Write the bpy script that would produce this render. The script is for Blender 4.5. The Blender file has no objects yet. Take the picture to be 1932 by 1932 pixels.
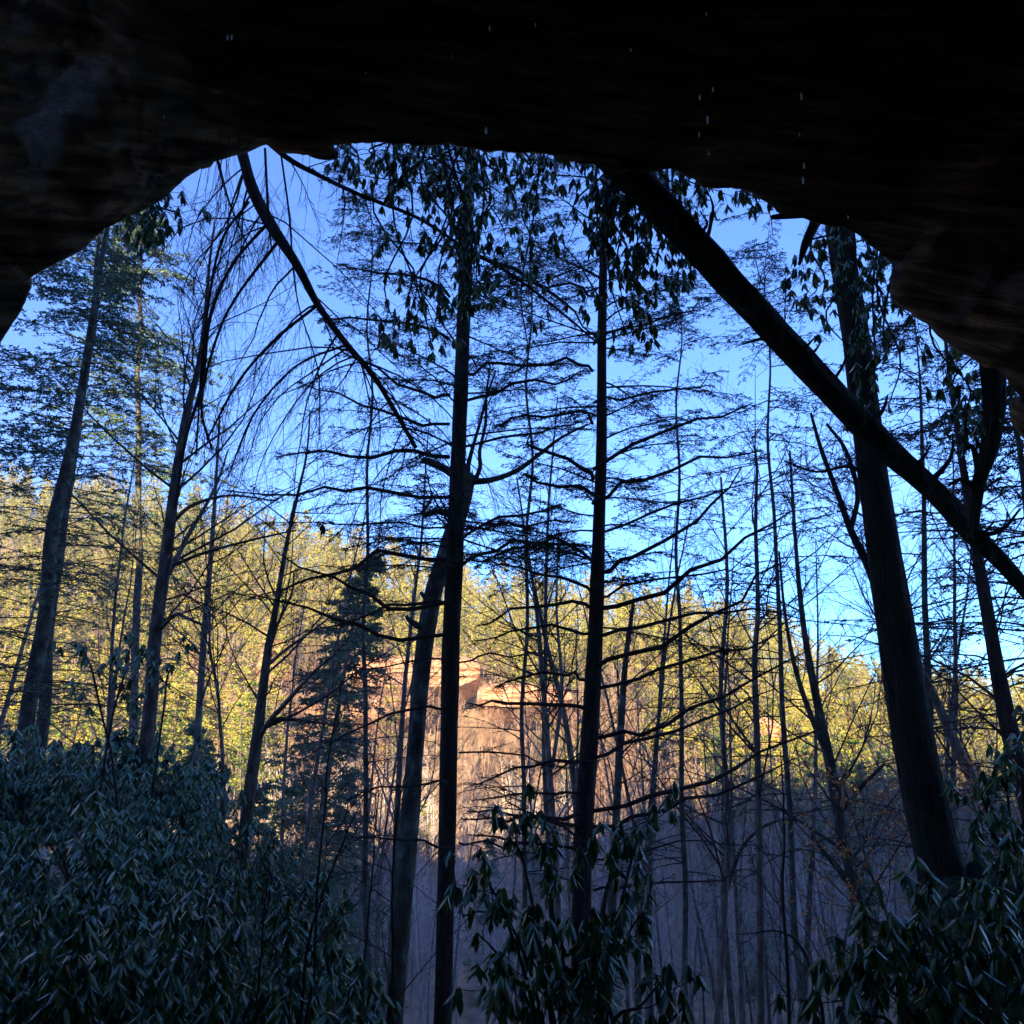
import bpy, math
import numpy as np
from mathutils import Vector

# ------------------------------------------------------------------ camera, sky, sun, exposure
scn = bpy.context.scene
PITCH = math.radians(14.0)
F = 1516.0                       # focal length in units where the picture is 1932 wide
cam_d = bpy.data.cameras.new('camera'); cam = bpy.data.objects.new('camera', cam_d)
scn.collection.objects.link(cam); scn.camera = cam
cam.location = (0, 0, 0); cam.rotation_euler = (math.pi / 2 + PITCH, 0, 0)
cam_d.sensor_width = 36; cam_d.lens = 36 * F / 1932
cam_d.clip_start = 0.05; cam_d.clip_end = 9000

SUN_EL = math.radians(21.0)
SUN_AZ = math.radians(-14.0)      # the sun stands behind the camera, this far round to the left
world = bpy.data.worlds.new('World'); scn.world = world; world.use_nodes = True
wn = world.node_tree.nodes; wl = world.node_tree.links
bg = wn['Background']; sky = wn.new('ShaderNodeTexSky'); sky.sky_type = 'NISHITA'
sky.sun_disc = False; sky.sun_elevation = SUN_EL
sky.air_density = 1.0; sky.dust_density = 0.0; sky.ozone_density = 6.0; sky.altitude = 1800
bg.inputs['Strength'].default_value = 0.15
tint = wn.new('ShaderNodeMix'); tint.data_type = 'RGBA'; tint.blend_type = 'MULTIPLY'; tint.inputs[0].default_value = 1.0
tint.inputs[7].default_value = (0.27, 0.50, 0.78, 1)      # tint deepens the sky blue so the exposure can rise
wl.new(sky.outputs[0], tint.inputs[6]); wl.new(tint.outputs[2], bg.inputs[0])
# vector from the scene towards the sun
to_sun = Vector((math.sin(SUN_AZ) * math.cos(SUN_EL), -math.cos(SUN_AZ) * math.cos(SUN_EL), math.sin(SUN_EL)))
sky.sun_rotation = math.atan2(to_sun.x, to_sun.y)
sun_d = bpy.data.lights.new('sun', 'SUN'); sun_d.energy = 5.0; sun_d.angle = math.radians(0.5)
sun_d.color = (1.0, 0.84, 0.52)
sun = bpy.data.objects.new('sun', sun_d); scn.collection.objects.link(sun)
sun.rotation_euler = to_sun.to_track_quat('Z', 'Y').to_euler()
scn.view_settings.view_transform = 'Standard'; scn.view_settings.look = 'None'
scn.view_settings.exposure = 2.12; scn.view_settings.gamma = 1.0
HAZE = 0.0005

COL = scn.collection
CP, SP = math.cos(PITCH), math.sin(PITCH)

# ------------------------------------------------------------------ helpers
def P(px, py, Y):
    """point seen at (px, py) of a 1932-wide picture, Y metres in front of the camera"""
    u = (px - 966) / F; v = (966 - py) / F
    t = Y / (CP - v * SP)
    return np.array((u * t, Y, (SP + v * CP) * t))
def W(w, py, Y):
    """radius in metres of something w picture units wide"""
    v = (966 - py) / F
    return 0.5 * w * Y / (CP - v * SP) / F

def norm(v):
    return v / np.maximum(np.linalg.norm(v, axis=-1, keepdims=True), 1e-9)

_g = np.random.default_rng(5).random((32, 32, 32))
def vnoise(p):
    p = np.asarray(p, float); i = np.floor(p).astype(int); f = p - i; f = f * f * (3 - 2 * f)
    i0 = i % 32; i1 = (i + 1) % 32
    x0, y0, z0 = i0[..., 0], i0[..., 1], i0[..., 2]; x1, y1, z1 = i1[..., 0], i1[..., 1], i1[..., 2]
    fx, fy, fz = f[..., 0], f[..., 1], f[..., 2]
    a = _g[x0, y0, z0] * (1 - fx) + _g[x1, y0, z0] * fx; b = _g[x0, y1, z0] * (1 - fx) + _g[x1, y1, z0] * fx
    c = _g[x0, y0, z1] * (1 - fx) + _g[x1, y0, z1] * fx; d = _g[x0, y1, z1] * (1 - fx) + _g[x1, y1, z1] * fx
    return (a * (1 - fy) + b * fy) * (1 - fz) + (c * (1 - fy) + d * fy) * fz - 0.5
def fbm(p, o=4):
    s = 0; a = 1; p = np.asarray(p, float)
    for k in range(o):
        s = s + a * vnoise(p + 7.3 * k); a *= 0.5; p = p * 2.03
    return s

class MB:
    def __init__(s): s.V = []; s.F = []; s.M = []; s.n = 0
    def add(s, V, Fc, m=0):
        V = np.asarray(V, float).reshape(-1, 3); Fc = np.asarray(Fc, int).reshape(-1, 4)
        s.V.append(V); s.F.append(Fc + s.n); s.M.append(np.full(len(Fc), m)); s.n += len(V)
    def merged(s): return np.concatenate(s.V), np.concatenate(s.F), np.concatenate(s.M)
    def mesh(s, name, mats, smooth=False):
        V, Fc, M = s.merged(); me = bpy.data.meshes.new(name)
        me.vertices.add(len(V)); me.vertices.foreach_set('co', V.astype(np.float32).ravel())
        me.loops.add(len(Fc) * 4); me.loops.foreach_set('vertex_index', Fc.astype(np.int32).ravel())
        me.polygons.add(len(Fc)); me.polygons.foreach_set('loop_start', np.arange(0, len(Fc) * 4, 4, dtype=np.int32))
        for m in mats: me.materials.append(m)
        me.polygons.foreach_set('material_index', M.astype(np.int32))
        me.polygons.foreach_set('use_smooth', np.full(len(Fc), smooth))
        me.update(calc_edges=True)
        return me
    def build(s, name, mats, parent=None, smooth=False, loc=(0, 0, 0)):
        if not isinstance(mats, (list, tuple)): mats = [mats]
        if not s.V: return None
        o = bpy.data.objects.new(name, s.mesh(name, mats, smooth)); COL.objects.link(o)
        o.parent = parent; o.location = loc
        return o

def tag(o, label=None, cat=None, group=None, kind=None):
    if label: o['label'] = label
    if cat: o['category'] = cat
    if group: o['group'] = group
    if kind: o['kind'] = kind
    return o
def empty(name, loc=(0, 0, 0), rz=0):
    o = bpy.data.objects.new(name, None); COL.objects.link(o)
    o.location = loc; o.rotation_euler = (0, 0, rz); o.empty_display_size = 0.2
    return o
def copy_tree(root, loc, rz=0, sc=1.0, label=None, tilt=(0, 0)):
    r = root.copy(); COL.objects.link(r); r.location = loc; r.rotation_euler = (tilt[0], tilt[1], rz)
    r.scale = (sc, sc, sc) if not isinstance(sc, tuple) else sc
    if label: r['label'] = label
    for ch in root.children:
        c = ch.copy(); COL.objects.link(c); c.parent = r
    return r

def tubes(mb, pts, rad, sides=3, m=0):
    """pts (N,K,3), rad (N,K): N tubes with K rings each"""
    N, K, _ = pts.shape
    if N == 0: return
    t = np.empty_like(pts); t[:, 1:-1] = pts[:, 2:] - pts[:, :-2]; t[:, 0] = pts[:, 1] - pts[:, 0]; t[:, -1] = pts[:, -1] - pts[:, -2]
    t = norm(t)
    mean = norm(pts[:, -1] - pts[:, 0])
    ref = np.where(np.abs(mean[:, 2:3]) > 0.8, np.array([[1., 0.13, 0]]), np.array([[0, 0.1, 1.]]))[:, None, :]
    a = norm(np.cross(t, ref)); b = np.cross(t, a)
    an = np.arange(sides) * 2 * np.pi / sides
    V = pts[:, :, None, :] + rad[:, :, None, None] * (a[:, :, None, :] * np.cos(an)[None, None, :, None] + b[:, :, None, :] * np.sin(an)[None, None, :, None])
    idx = np.arange(N * K * sides).reshape(N, K, sides); nx = np.roll(idx, -1, axis=2)
    Fc = np.stack((idx[:, :-1], nx[:, :-1], nx[:, 1:], idx[:, 1:]), -1)
    mb.add(V, Fc, m)

def grow(rg, st, di, ln, r0, K=4, bend=(0, 0, 0), wig=0.1, tip=0.25):
    N = len(st); pts = np.empty((N, K + 1, 3)); pts[:, 0] = st; d = norm(di)
    bend = np.broadcast_to(np.asarray(bend, float), (N, 3))
    for k in range(K):
        d = norm(d + bend / K + rg.normal(0, wig, (N, 3)))
        pts[:, k + 1] = pts[:, k] + d * (ln / K)[:, None]
    rad = r0[:, None] * np.linspace(1, tip, K + 1)[None, :]
    return pts, rad
def sample(pts, rad, t):
    """t (N,m) in 0..1 -> positions, tangents, radii, each (N*m,..)"""
    N, K, _ = pts.shape; x = np.clip(t, 0, 0.999) * (K - 1); i = x.astype(int); f = (x - i)[..., None]
    n = np.arange(N)[:, None]
    p = pts[n, i] * (1 - f) + pts[n, i + 1] * f; tg = norm(pts[n, i + 1] - pts[n, i])
    r = rad[n, i] * (1 - f[..., 0]) + rad[n, i + 1] * f[..., 0]
    return p.reshape(-1, 3), tg.reshape(-1, 3), r.reshape(-1), t.reshape(-1)
def kids(rg, pts, rad, m, t0, t1, ang, mode='free', jit=0.25):
    N = len(pts)
    t = t0 + (t1 - t0) * (np.arange(m)[None, :] + rg.random((N, m))) / m
    p, tg, r, tt = sample(pts, rad, t)
    if mode == 'plane':
        side = norm(np.cross(tg, np.array([0, 0, 1.])) + 1e-6)
        sg = np.where(np.arange(len(p)) % 2 == 0, 1., -1.)[:, None]
        side = side * sg + rg.normal(0, jit, side.shape) * np.array([1, 1, .6])
    else:
        side = rg.normal(0, 1, p.shape)
    side = norm(side - tg * np.sum(side * tg, -1, keepdims=True))
    a = np.radians(rg.uniform(ang[0], ang[1], len(p)))[:, None]
    return p, norm(tg * np.cos(a) + side * np.sin(a)), r, tt

def blades(rg, mb, c, d, L, w, m=0):
    """small rhombic leaves / needle sprays at c along d"""
    N = len(c)
    if N == 0: return
    L = np.broadcast_to(L, N)[:, None]; w = np.broadcast_to(w, N)[:, None]
    s = norm(np.cross(d, rg.normal(0, 1, (N, 3))))
    V = np.stack((c, c + d * L * .45 + s * w, c + d * L, c + d * L * .5 - s * w), 1)
    mb.add(V, np.arange(N * 4).reshape(N, 4), m)

def polyline(ctrl, n):
    c = np.array(ctrl, float); k = len(c)
    c2 = np.vstack((2 * c[0] - c[1], c, 2 * c[-1] - c[-2]))
    out = []
    for t in np.linspace(0, k - 1 - 1e-6, n):
        i = int(t); f = t - i; p0, p1, p2, p3 = c2[i], c2[i + 1], c2[i + 2], c2[i + 3]
        out.append(0.5 * ((2 * p1) + (-p0 + p2) * f + (2 * p0 - 5 * p1 + 4 * p2 - p3) * f ** 2 + (-p0 + 3 * p1 - 3 * p2 + p3) * f ** 3))
    return np.array(out)
def pxpath(ctrl, n):
    """ctrl rows (px, py, width, Y) -> pts (1,n,3), rad (1,n)"""
    a = [np.append(P(c[0], c[1], c[3]), W(c[2], c[1], c[3])) for c in ctrl]
    q = polyline(a, n)
    return q[None, :, :3], np.maximum(q[None, :, 3], 0.002)
def rooted(pts, rad, extra=8):
    """carry the first end of a path on down until it is in the ground"""
    p0 = pts[0, 0]; d = norm(pts[0, 0] - pts[0, 2]); d = norm(d + np.array([0, 0, -.6]))
    p = p0.copy(); out = []
    for _ in range(60):
        if p[2] < float(ground_z(p[:1], p[1:2])[0]) - .25: break
        p = p + d * .3; out.append(p.copy())
    if not out: return pts, rad
    q = np.linspace(p0, out[-1], extra + 1)[1:][::-1]
    return np.concatenate((q[None], pts), 1), np.concatenate((np.full((1, extra), rad[0, 0]), rad), 1)
def trunk_mesh(mb, pts, rad, sides=16, rough=0.06, seed=0, flare=0):
    """bark-rough closed trunk"""
    p = pts[0]; r = rad[0]; n = len(p)
    t = norm(np.gradient(p, axis=0)); ref = np.array([0.0, 1.0, 0.05])
    a = norm(np.cross(t, ref)); b = np.cross(t, a)
    an = np.arange(sides) * 2 * np.pi / sides
    ca, sa = np.cos(an)[None, :, None], np.sin(an)[None, :, None]
    dirs = a[:, None] * ca + b[:, None] * sa
    q = np.concatenate((np.broadcast_to(np.cos(an)[None, :, None] * 2, (n, sides, 1)), np.broadcast_to(np.sin(an)[None, :, None] * 2, (n, sides, 1)),
                        np.broadcast_to(np.cumsum(np.r_[0, np.linalg.norm(np.diff(p, axis=0), axis=1)])[:, None, None] * 1.4, (n, sides, 1))), -1)
    k = 1 + rough * 2.0 * fbm(q + seed * 3.7, 3) + rough * 1.2 * vnoise(q * np.array([4, 4, 1.2]) + seed)
    if flare:
        fl = np.maximum(0, 1 - np.arange(n) / (n * 0.16))[:, None] ** 2
        k = k + flare * fl * (0.6 + 0.8 * np.maximum(0, np.sin(an * 3 + seed))[None, :])
    V = p[:, None] + dirs * (r[:, None] * k)[..., None]
    idx = np.arange(n * sides).reshape(n, sides); nx = np.roll(idx, -1, 1)
    Fc = np.stack((idx[:-1], nx[:-1], nx[1:], idx[1:]), -1).reshape(-1, 4)
    V = V.reshape(-1, 3)
    tip = len(V); V = np.vstack((V, p[-1] + t[-1] * r[-1] * 0.3, p[0]))
    cap = [(idx[-1, j], idx[-1, (j + 1) % sides], tip, tip) for j in range(sides)]
    cap = [(idx[-1, j], idx[-1, (j + 1) % sides], idx[-1, (j + 2) % sides], tip) for j in range(0, sides, 2)]
    mb.add(V, np.vstack((Fc, cap)))

# ------------------------------------------------------------------ materials
def mat(name, stops, scale=5.0, *a, rot=None, **k):
    m = mat0(name, stops, scale, *a, **k)
    if rot:
        nt = m.node_tree; mp = nt.nodes['Mapping']; r0 = nt.nodes.new('ShaderNodeMapping'); r0.inputs['Rotation'].default_value = rot
        src = mp.inputs[0].links[0].from_socket; nt.links.new(src, r0.inputs[0]); nt.links.new(r0.outputs[0], mp.inputs[0])
    return m
def mat0(name, stops, scale=5.0, rough=0.85, bump=0.0, stretch=(1, 1, 1), coord='Object', spec=0.3, island=0.0, objr=0.0, transl=0.0, detail=5.0):
    m = bpy.data.materials.new(name); m.use_nodes = True; nt = m.node_tree; N = nt.nodes; L = nt.links
    b = N['Principled BSDF']; b.inputs['Roughness'].default_value = rough; b.inputs['Specular IOR Level'].default_value = spec
    tc = N.new('ShaderNodeTexCoord'); mp = N.new('ShaderNodeMapping'); mp.inputs['Scale'].default_value = stretch
    L.new(tc.outputs[coord], mp.inputs[0])
    nz = N.new('ShaderNodeTexNoise'); nz.inputs['Scale'].default_value = scale; nz.inputs['Detail'].default_value = detail
    L.new(mp.outputs[0], nz.inputs['Vector'])
    fac = nz.outputs['Fac']
    if island or objr:
        geo = N.new('ShaderNodeNewGeometry'); oi = N.new('ShaderNodeObjectInfo')
        def madd(sock, k, prev):
            mm = N.new('ShaderNodeMath'); mm.operation = 'MULTIPLY_ADD'; mm.inputs[1].default_value = k
            s = N.new('ShaderNodeMath'); s.operation = 'SUBTRACT'; s.inputs[1].default_value = 0.5
            L.new(sock, s.inputs[0]); L.new(s.outputs[0], mm.inputs[0]); L.new(prev, mm.inputs[2]); return mm.outputs[0]
        if island: fac = madd(geo.outputs['Random Per Island'], island, fac)
        if objr: fac = madd(oi.outputs['Random'], objr, fac)
    cr = N.new('ShaderNodeValToRGB'); el = cr.color_ramp.elements
    el[0].position = stops[0][0]; el[0].color = (*stops[0][1], 1); el[1].position = stops[-1][0]; el[1].color = (*stops[-1][1], 1)
    for s in stops[1:-1]:
        e = el.new(s[0]); e.color = (*s[1], 1)
    L.new(fac, cr.inputs[0]); L.new(cr.outputs[0], b.inputs['Base Color'])
    if bump:
        n2 = N.new('ShaderNodeTexNoise'); n2.inputs['Scale'].default_value = scale * 3; n2.inputs['Detail'].default_value = 8
        L.new(mp.outputs[0], n2.inputs['Vector'])
        bp = N.new('ShaderNodeBump'); bp.inputs['Strength'].default_value = bump; bp.inputs['Distance'].default_value = 0.12
        L.new(n2.outputs['Fac'], bp.inputs['Height']); L.new(bp.outputs[0], b.inputs['Normal'])
    if transl:
        out = N['Material Output']; tr = N.new('ShaderNodeBsdfTranslucent'); mx = N.new('ShaderNodeMixShader'); mx.inputs[0].default_value = transl
        L.new(cr.outputs[0], tr.inputs[0]); L.new(b.outputs[0], mx.inputs[1]); L.new(tr.outputs[0], mx.inputs[2]); L.new(mx.outputs[0], out.inputs[0])
    return m

M = {}
M['bark_dark'] = mat('dark_bark', [(.3, (.020, .015, .012)), (.55, (.055, .040, .030)), (.75, (.10, .075, .055))], 9, .95, .8, (1, 1, .25))
M['bark_moss'] = mat('mossy_bark', [(.35, (.014, .011, .009)), (.5, (.05, .036, .028)), (.62, (.028, .045, .014)), (.8, (.075, .075, .05))], 14, .95, .9, (1, 1, .18))
M['bark_grey'] = mat('grey_bark', [(.3, (.06, .045, .035)), (.55, (.19, .145, .11)), (.75, (.36, .29, .24))], 8, .9, .6, (1, 1, .4), objr=.3)
M['bark_lichen'] = mat('lichen_bark', [(.32, (.03, .022, .017)), (.48, (.085, .065, .048)), (.6, (.10, .12, .085)), (.75, (.24, .24, .20))], 5, .9, .6, (1, 1, .6))
M['twig'] = mat('twig_bark', [(.3, (.03, .022, .018)), (.7, (.085, .055, .045))], 6, .9)
M['twig_grey'] = mat('grey_twig', [(.3, (.20, .15, .125)), (.7, (.46, .36, .31))], 3, .9, objr=.4)
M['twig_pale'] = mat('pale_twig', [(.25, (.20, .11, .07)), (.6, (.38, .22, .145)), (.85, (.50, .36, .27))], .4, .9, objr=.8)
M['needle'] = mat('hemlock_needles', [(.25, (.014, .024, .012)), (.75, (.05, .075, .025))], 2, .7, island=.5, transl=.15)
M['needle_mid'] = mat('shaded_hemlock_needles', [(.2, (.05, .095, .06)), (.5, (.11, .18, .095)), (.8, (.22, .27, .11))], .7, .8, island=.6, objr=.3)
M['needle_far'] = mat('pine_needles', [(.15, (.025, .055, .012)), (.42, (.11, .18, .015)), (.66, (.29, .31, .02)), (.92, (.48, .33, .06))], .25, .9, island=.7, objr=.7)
M['rhodo'] = mat('rhododendron_leaf', [(.15, (.035, .085, .035)), (.5, (.075, .17, .06)), (.75, (.15, .26, .07)), (.92, (.28, .26, .07))], 3, .27, island=.8, spec=.75, transl=.12)
M['beech'] = mat('dry_beech_leaf', [(.2, (.45, .16, .05)), (.8, (.75, .38, .14))], 5, .8, island=.6, transl=.3)
M['ground'] = mat('leaf_litter', [(.25, (.12, .08, .05)), (.5, (.26, .17, .105)), (.75, (.38, .26, .16))], .6, .95, .8, detail=9)
M['bounce_sand'] = mat('pale_bounce_sand', [(.3, (.34, .27, .19)), (.6, (.50, .41, .30)), (.8, (.58, .49, .37))], 2, .95, .4, detail=9)  # kept pale so that it throws light upwards
M['cliff'] = mat('orange_sandstone', [(.25, (.20, .12, .08)), (.42, (.42, .20, .10)), (.6, (.56, .32, .19)), (.8, (.25, .19, .15))], .35, .9, .8, (1, 1, 4))
M['boulder'] = mat('mossy_rock', [(.3, (.03, .03, .025)), (.5, (.05, .07, .03)), (.75, (.10, .09, .07))], 3, .95, .8)
M['stub'] = mat('rotten_wood', [(.3, (.02, .014, .012)), (.7, (.07, .045, .035))], 8, .9, .6, (1, 1, .3))

def rock_material():
    m = mat('cave_sandstone', [(.33, (.05, .03, .018)), (.45, (.19, .115, .06)), (.57, (.38, .24, .12)), (.7, (.55, .42, .26))], 1.7, .95, 0, (.7, .7, 7), detail=9, rot=(math.radians(-36), math.radians(-7), 0))
    nt = m.node_tree; N = nt.nodes; L = nt.links; b = N['Principled BSDF']
    tc = N.new('ShaderNodeTexCoord'); mp = N.new('ShaderNodeMapping'); mp.inputs['Scale'].default_value = (1.3, 1.3, 7)
    rt = N.new('ShaderNodeMapping'); rt.inputs['Rotation'].default_value = (math.radians(-36), math.radians(-7), 0)
    L.new(tc.outputs['Object'], rt.inputs[0]); L.new(rt.outputs[0], mp.inputs[0])
    n1 = N.new('ShaderNodeTexNoise'); n1.inputs['Scale'].default_value = 2.4; n1.inputs['Detail'].default_value = 12; n1.inputs['Roughness'].default_value = .65; n1.inputs['Distortion'].default_value = 1.2
    L.new(mp.outputs[0], n1.inputs['Vector'])
    bp = N.new('ShaderNodeBump'); bp.inputs['Strength'].default_value = 1.0; bp.inputs['Distance'].default_value = .22
    L.new(n1.outputs['Fac'], bp.inputs['Height']); L.new(bp.outputs[0], b.inputs['Normal'])
    # pale lichen blotches
    n2 = N.new('ShaderNodeTexNoise'); n2.inputs['Scale'].default_value = .55; n2.inputs['Detail'].default_value = 7
    n2.inputs['Distortion'].default_value = .4
    L.new(tc.outputs['Object'], n2.inputs['Vector'])
    r = N.new('ShaderNodeValToRGB'); r.color_ramp.elements[0].position = .56; r.color_ramp.elements[1].position = .63
    L.new(n2.outputs['Fac'], r.inputs[0])
    mix = N.new('ShaderNodeMix'); mix.data_type = 'RGBA'; src = b.inputs['Base Color'].links[0].from_socket
    L.new(r.outputs[0], mix.inputs[0]); L.new(src, mix.inputs[6]); mix.inputs[7].default_value = (.6, .58, .6, 1)
    L.new(mix.outputs[2], b.inputs['Base Color'])
    return m
M['cave'] = rock_material()

# ------------------------------------------------------------------ terrain
ridge_px = [(-900, 860), (-400, 880), (0, 890), (200, 900), (400, 935), (600, 985), (750, 1020), (870, 1055), (1000, 1085), (1150, 1095), (1350, 1125),
            (1470, 1160), (1560, 1215), (1650, 1250), (1800, 1275), (1932, 1290), (2400, 1310), (3200, 1330)]
RY = 260.0
_rx = np.array([P(a, b, RY)[0] for a, b in ridge_px]); _rz = np.array([P(a, b, RY)[2] for a, b in ridge_px]) - 16.0
def ground_z(x, y):
    x = np.asarray(x, float); y = np.asarray(y, float)
    zc = np.interp(y, [-60, 0, 2.6, 5, 12, 20, 40, 60, 80, 95], [-1.7, -1.7, -1.8, -3.6, -6.5, -10.5, -17, -22, -25.5, -26.5])
    near = np.clip((45 - y) / 30, 0, 1) * np.clip((y - 2) / 4, 0, 1)
    rise = np.minimum(0.6 * np.maximum(0, -x - 1.8), 5.5) + np.minimum(0.8 * np.maximum(0, x - 3.6), 2.0) * np.clip((13 - y) / 4, 0, 1)
    z = zc + rise * near
    rz = np.interp(x / np.maximum(y, 60) * RY, _rx, _rz)
    t = np.clip((y - 95) / (RY - 95), 0, 1)
    z = np.where(y > 95, -26 + (rz + 26) * (t ** 1.15), z)
    z = np.where(y > RY, rz - 0.25 * np.minimum(y - RY, 300), z)
    p = np.stack((x * .03, y * .03, np.zeros_like(x)), -1)
    amp = np.interp(y, [0, 15, 40, 100, 200, 255, 400], [0.05, .3, 1.5, 5, 7, 2.0, 20])
    p2 = np.stack((x * .9, y * .9, np.zeros_like(x)), -1)
    return z + amp * fbm(p, 3) + np.where(y < 60, .12, .5) * fbm(p2, 3)
def sheet(name, xs, ys, zf, m, smooth=True):
    X, Yg = np.meshgrid(xs, ys); Z = zf(X, Yg); V = np.stack((X, Yg, Z), -1)
    n, k = X.shape; i = np.arange(n * k).reshape(n, k)
    mb = MB(); mb.add(V, np.stack((i[:-1, :-1], i[:-1, 1:], i[1:, 1:], i[1:, :-1]), -1))
    return tag(mb.build(name, m, None, smooth), kind='structure')
s_ = np.linspace(-1, 1, 261); xs = np.sign(s_) * (np.abs(s_) * 30 + np.abs(s_) ** 4 * 2400)
ys = np.r_[np.linspace(-60, 0, 12)[:-1], np.linspace(0, 30, 90)[:-1], np.linspace(30, 300, 150)[:-1], np.geomspace(300, 5000, 30)]
sheet('ground', xs, ys, ground_z, M['ground'])

sheet('bounce_floor', np.linspace(-9, 9, 60), np.linspace(-12, 3.6, 50), lambda x, y: ground_z(x, y) + .03, M['bounce_sand'])  # unseen pale sheet added to bounce daylight up onto the cave roof
# the mountain that the cave is cut into: it keeps the sun off everything near
def mount_z(x, y):
    h = np.interp(y, [-400, -150, -60, -22, -14], [-5, 38, 62, 20, -6])
    h = h * (1 - .2 * np.clip((-x - 28) / 10, 0, 1))  # unseen crest lowered on the left to let sun onto the left hemlocks
    return h + 3 * fbm(np.stack((x * .02, y * .02, x * 0), -1), 3) * np.clip((-y - 12) / 20, 0, 1)
sheet('mountain', np.linspace(-620, 620, 160), np.linspace(-400, -14, 60), mount_z, M['ground'])

# ------------------------------------------------------------------ cave
rim = [(-330, 2100, 4.6), (-300, 1700, 4.6), (-230, 1300, 4.8), (-120, 960, 5.2), (-60, 760, 5.6), (0, 660, 5.9), (22, 610, 6.0), (48, 555, 6.1), (58, 522, 6.2), (110, 492, 6.3), (160, 465, 6.4),
       (196, 432, 6.5), (260, 402, 6.6), (308, 376, 6.7), (350, 336, 6.8), (398, 306, 6.9), (450, 293, 7.0), (500, 272, 7), (530, 284, 7), (575, 291, 7), (622, 296, 7), (628, 288, 7), (608, 276, 7),
       (660, 271, 7), (760, 270, 7), (880, 276, 7), (1000, 283, 7), (1100, 300, 7), (1165, 322, 7), (1200, 316, 7), (1260, 320, 7), (1330, 345, 7), (1400, 358, 6.9), (1450, 384, 6.9), (1462, 404, 6.9), (1530, 418, 6.8),
       (1590, 442, 6.8), (1650, 468, 6.8), (1698, 496, 6.7), (1685, 520, 6.7), (1690, 552, 6.6), (1740, 596, 6.5), (1790, 640, 6.4), (1850, 682, 6.2), (1890, 706, 6.1), (1930, 748, 6),
       (1908, 764, 6), (1916, 812, 5.9), (1940, 838, 5.8), (1995, 900, 5.6), (2080, 1050, 5.4), (2160, 1300, 5.2), (2200, 1700, 5), (2200, 2100, 5)]
rp = np.array([P(*c) for c in rim]); rpx = np.array([c[0] for c in rim], float)
seg = np.r_[0, np.cumsum(np.linalg.norm(np.diff(rp, axis=0), axis=1))]
NT = 640; sarc = np.linspace(0, seg[-1], NT)
R0 = np.stack([np.interp(sarc, seg, rp[:, k]) for k in range(3)], -1); RPX = np.interp(sarc, seg, rpx)
jn = fbm(R0 * 3.1, 4)[:, None] * np.array([[.10, 0, .08]]) + fbm(R0 * 9, 3)[:, None] * np.array([[.03, 0, .03]])
R0 = R0 + jn
Cc = np.array([0.2, 0, -0.6]); O = R0 - Cc; O[:, 1] = 0; O = norm(O)
prof_t = np.array([(0, 0), (.06, .12), (.35, .35), (1.0, .6), (2.2, .9), (3.6, 1.6), (4.6, 3.0), (4.8, 6), (4.2, 9), (2.5, 12), (0, 14)])
prof_l = np.array([(0, 0), (-.02, .4), (-.1, 1.0), (-.3, 1.8), (-.6, 2.7), (-.9, 3.6), (-.9, 4.6), (0, 6.0), (1.5, 8), (1.5, 12), (0, 14)])
wlft = np.clip((620 - RPX) / 300, 0, 1); wlft = (wlft * wlft * (3 - 2 * wlft))[:, None]
NR = 230; tr = np.linspace(0, 1, NR) ** 1.35 * 10
rings = []
for t in tr:
    at = np.interp(t, range(11), prof_t[:, 0]); bt = np.interp(t, range(11), prof_t[:, 1])
    al = np.interp(t, range(11), prof_l[:, 0]); bl = np.interp(t, range(11), prof_l[:, 1])
    a = at * (1 - wlft) + al * wlft; b_ = bt * (1 - wlft) + bl * wlft
    q = R0 + O * a; q[:, 1] -= b_[:, 0]
    k = np.clip((t - 8) / 2, 0, 1) ** 2
    q = q * (1 - k) + np.array([[0, -8.5, 1.0]]) * k
    amp = min(1, t / 0.5) * 0.55
    tilt = .8 * q[:, 2] - .6 * q[:, 1] - .12 * q[:, 0]
    st = vnoise(np.stack((q[:, 0] * .35, q[:, 1] * .35, tilt * 2.6), -1)) + .5 * vnoise(np.stack((q[:, 0] * .9, q[:, 1] * .9, tilt * 6.5), -1)) + .22 * vnoise(np.stack((q[:, 0] * 3, q[:, 1] * 3, tilt * 16), -1))
    q = q + O * (amp * (1.25 * st[:, None] + .6 * fbm(q * 1.4, 5)[:, None])) * (0.4 + 0.6 * wlft)
    q[:, 1] += amp * .5 * fbm(q * 1.1 + 9, 4)
    rings.append(q)
outer = [(0.1, -.12), (.5, -.25), (1.5, -.3), (3, .3), (6, 1.0), (10, 3.5), (16, 9), (26, 18), (40, 30)]
orings = []
for a, b_ in outer[::-1]:
    q = R0 + O * a; q[:, 1] -= b_; q = q + O * (min(1, a) * .8 * fbm(q * .6, 4)[:, None]); orings.append(q)
allr = np.array(orings + rings); n, k, _ = allr.shape; i = np.arange(n * k).reshape(n, k)
mb = MB(); mb.add(allr, np.stack((i[:-1, :-1], i[:-1, 1:], i[1:, 1:], i[1:, :-1]), -1))
tag(mb.build('cave', M['cave'], None, False), kind='structure')

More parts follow.
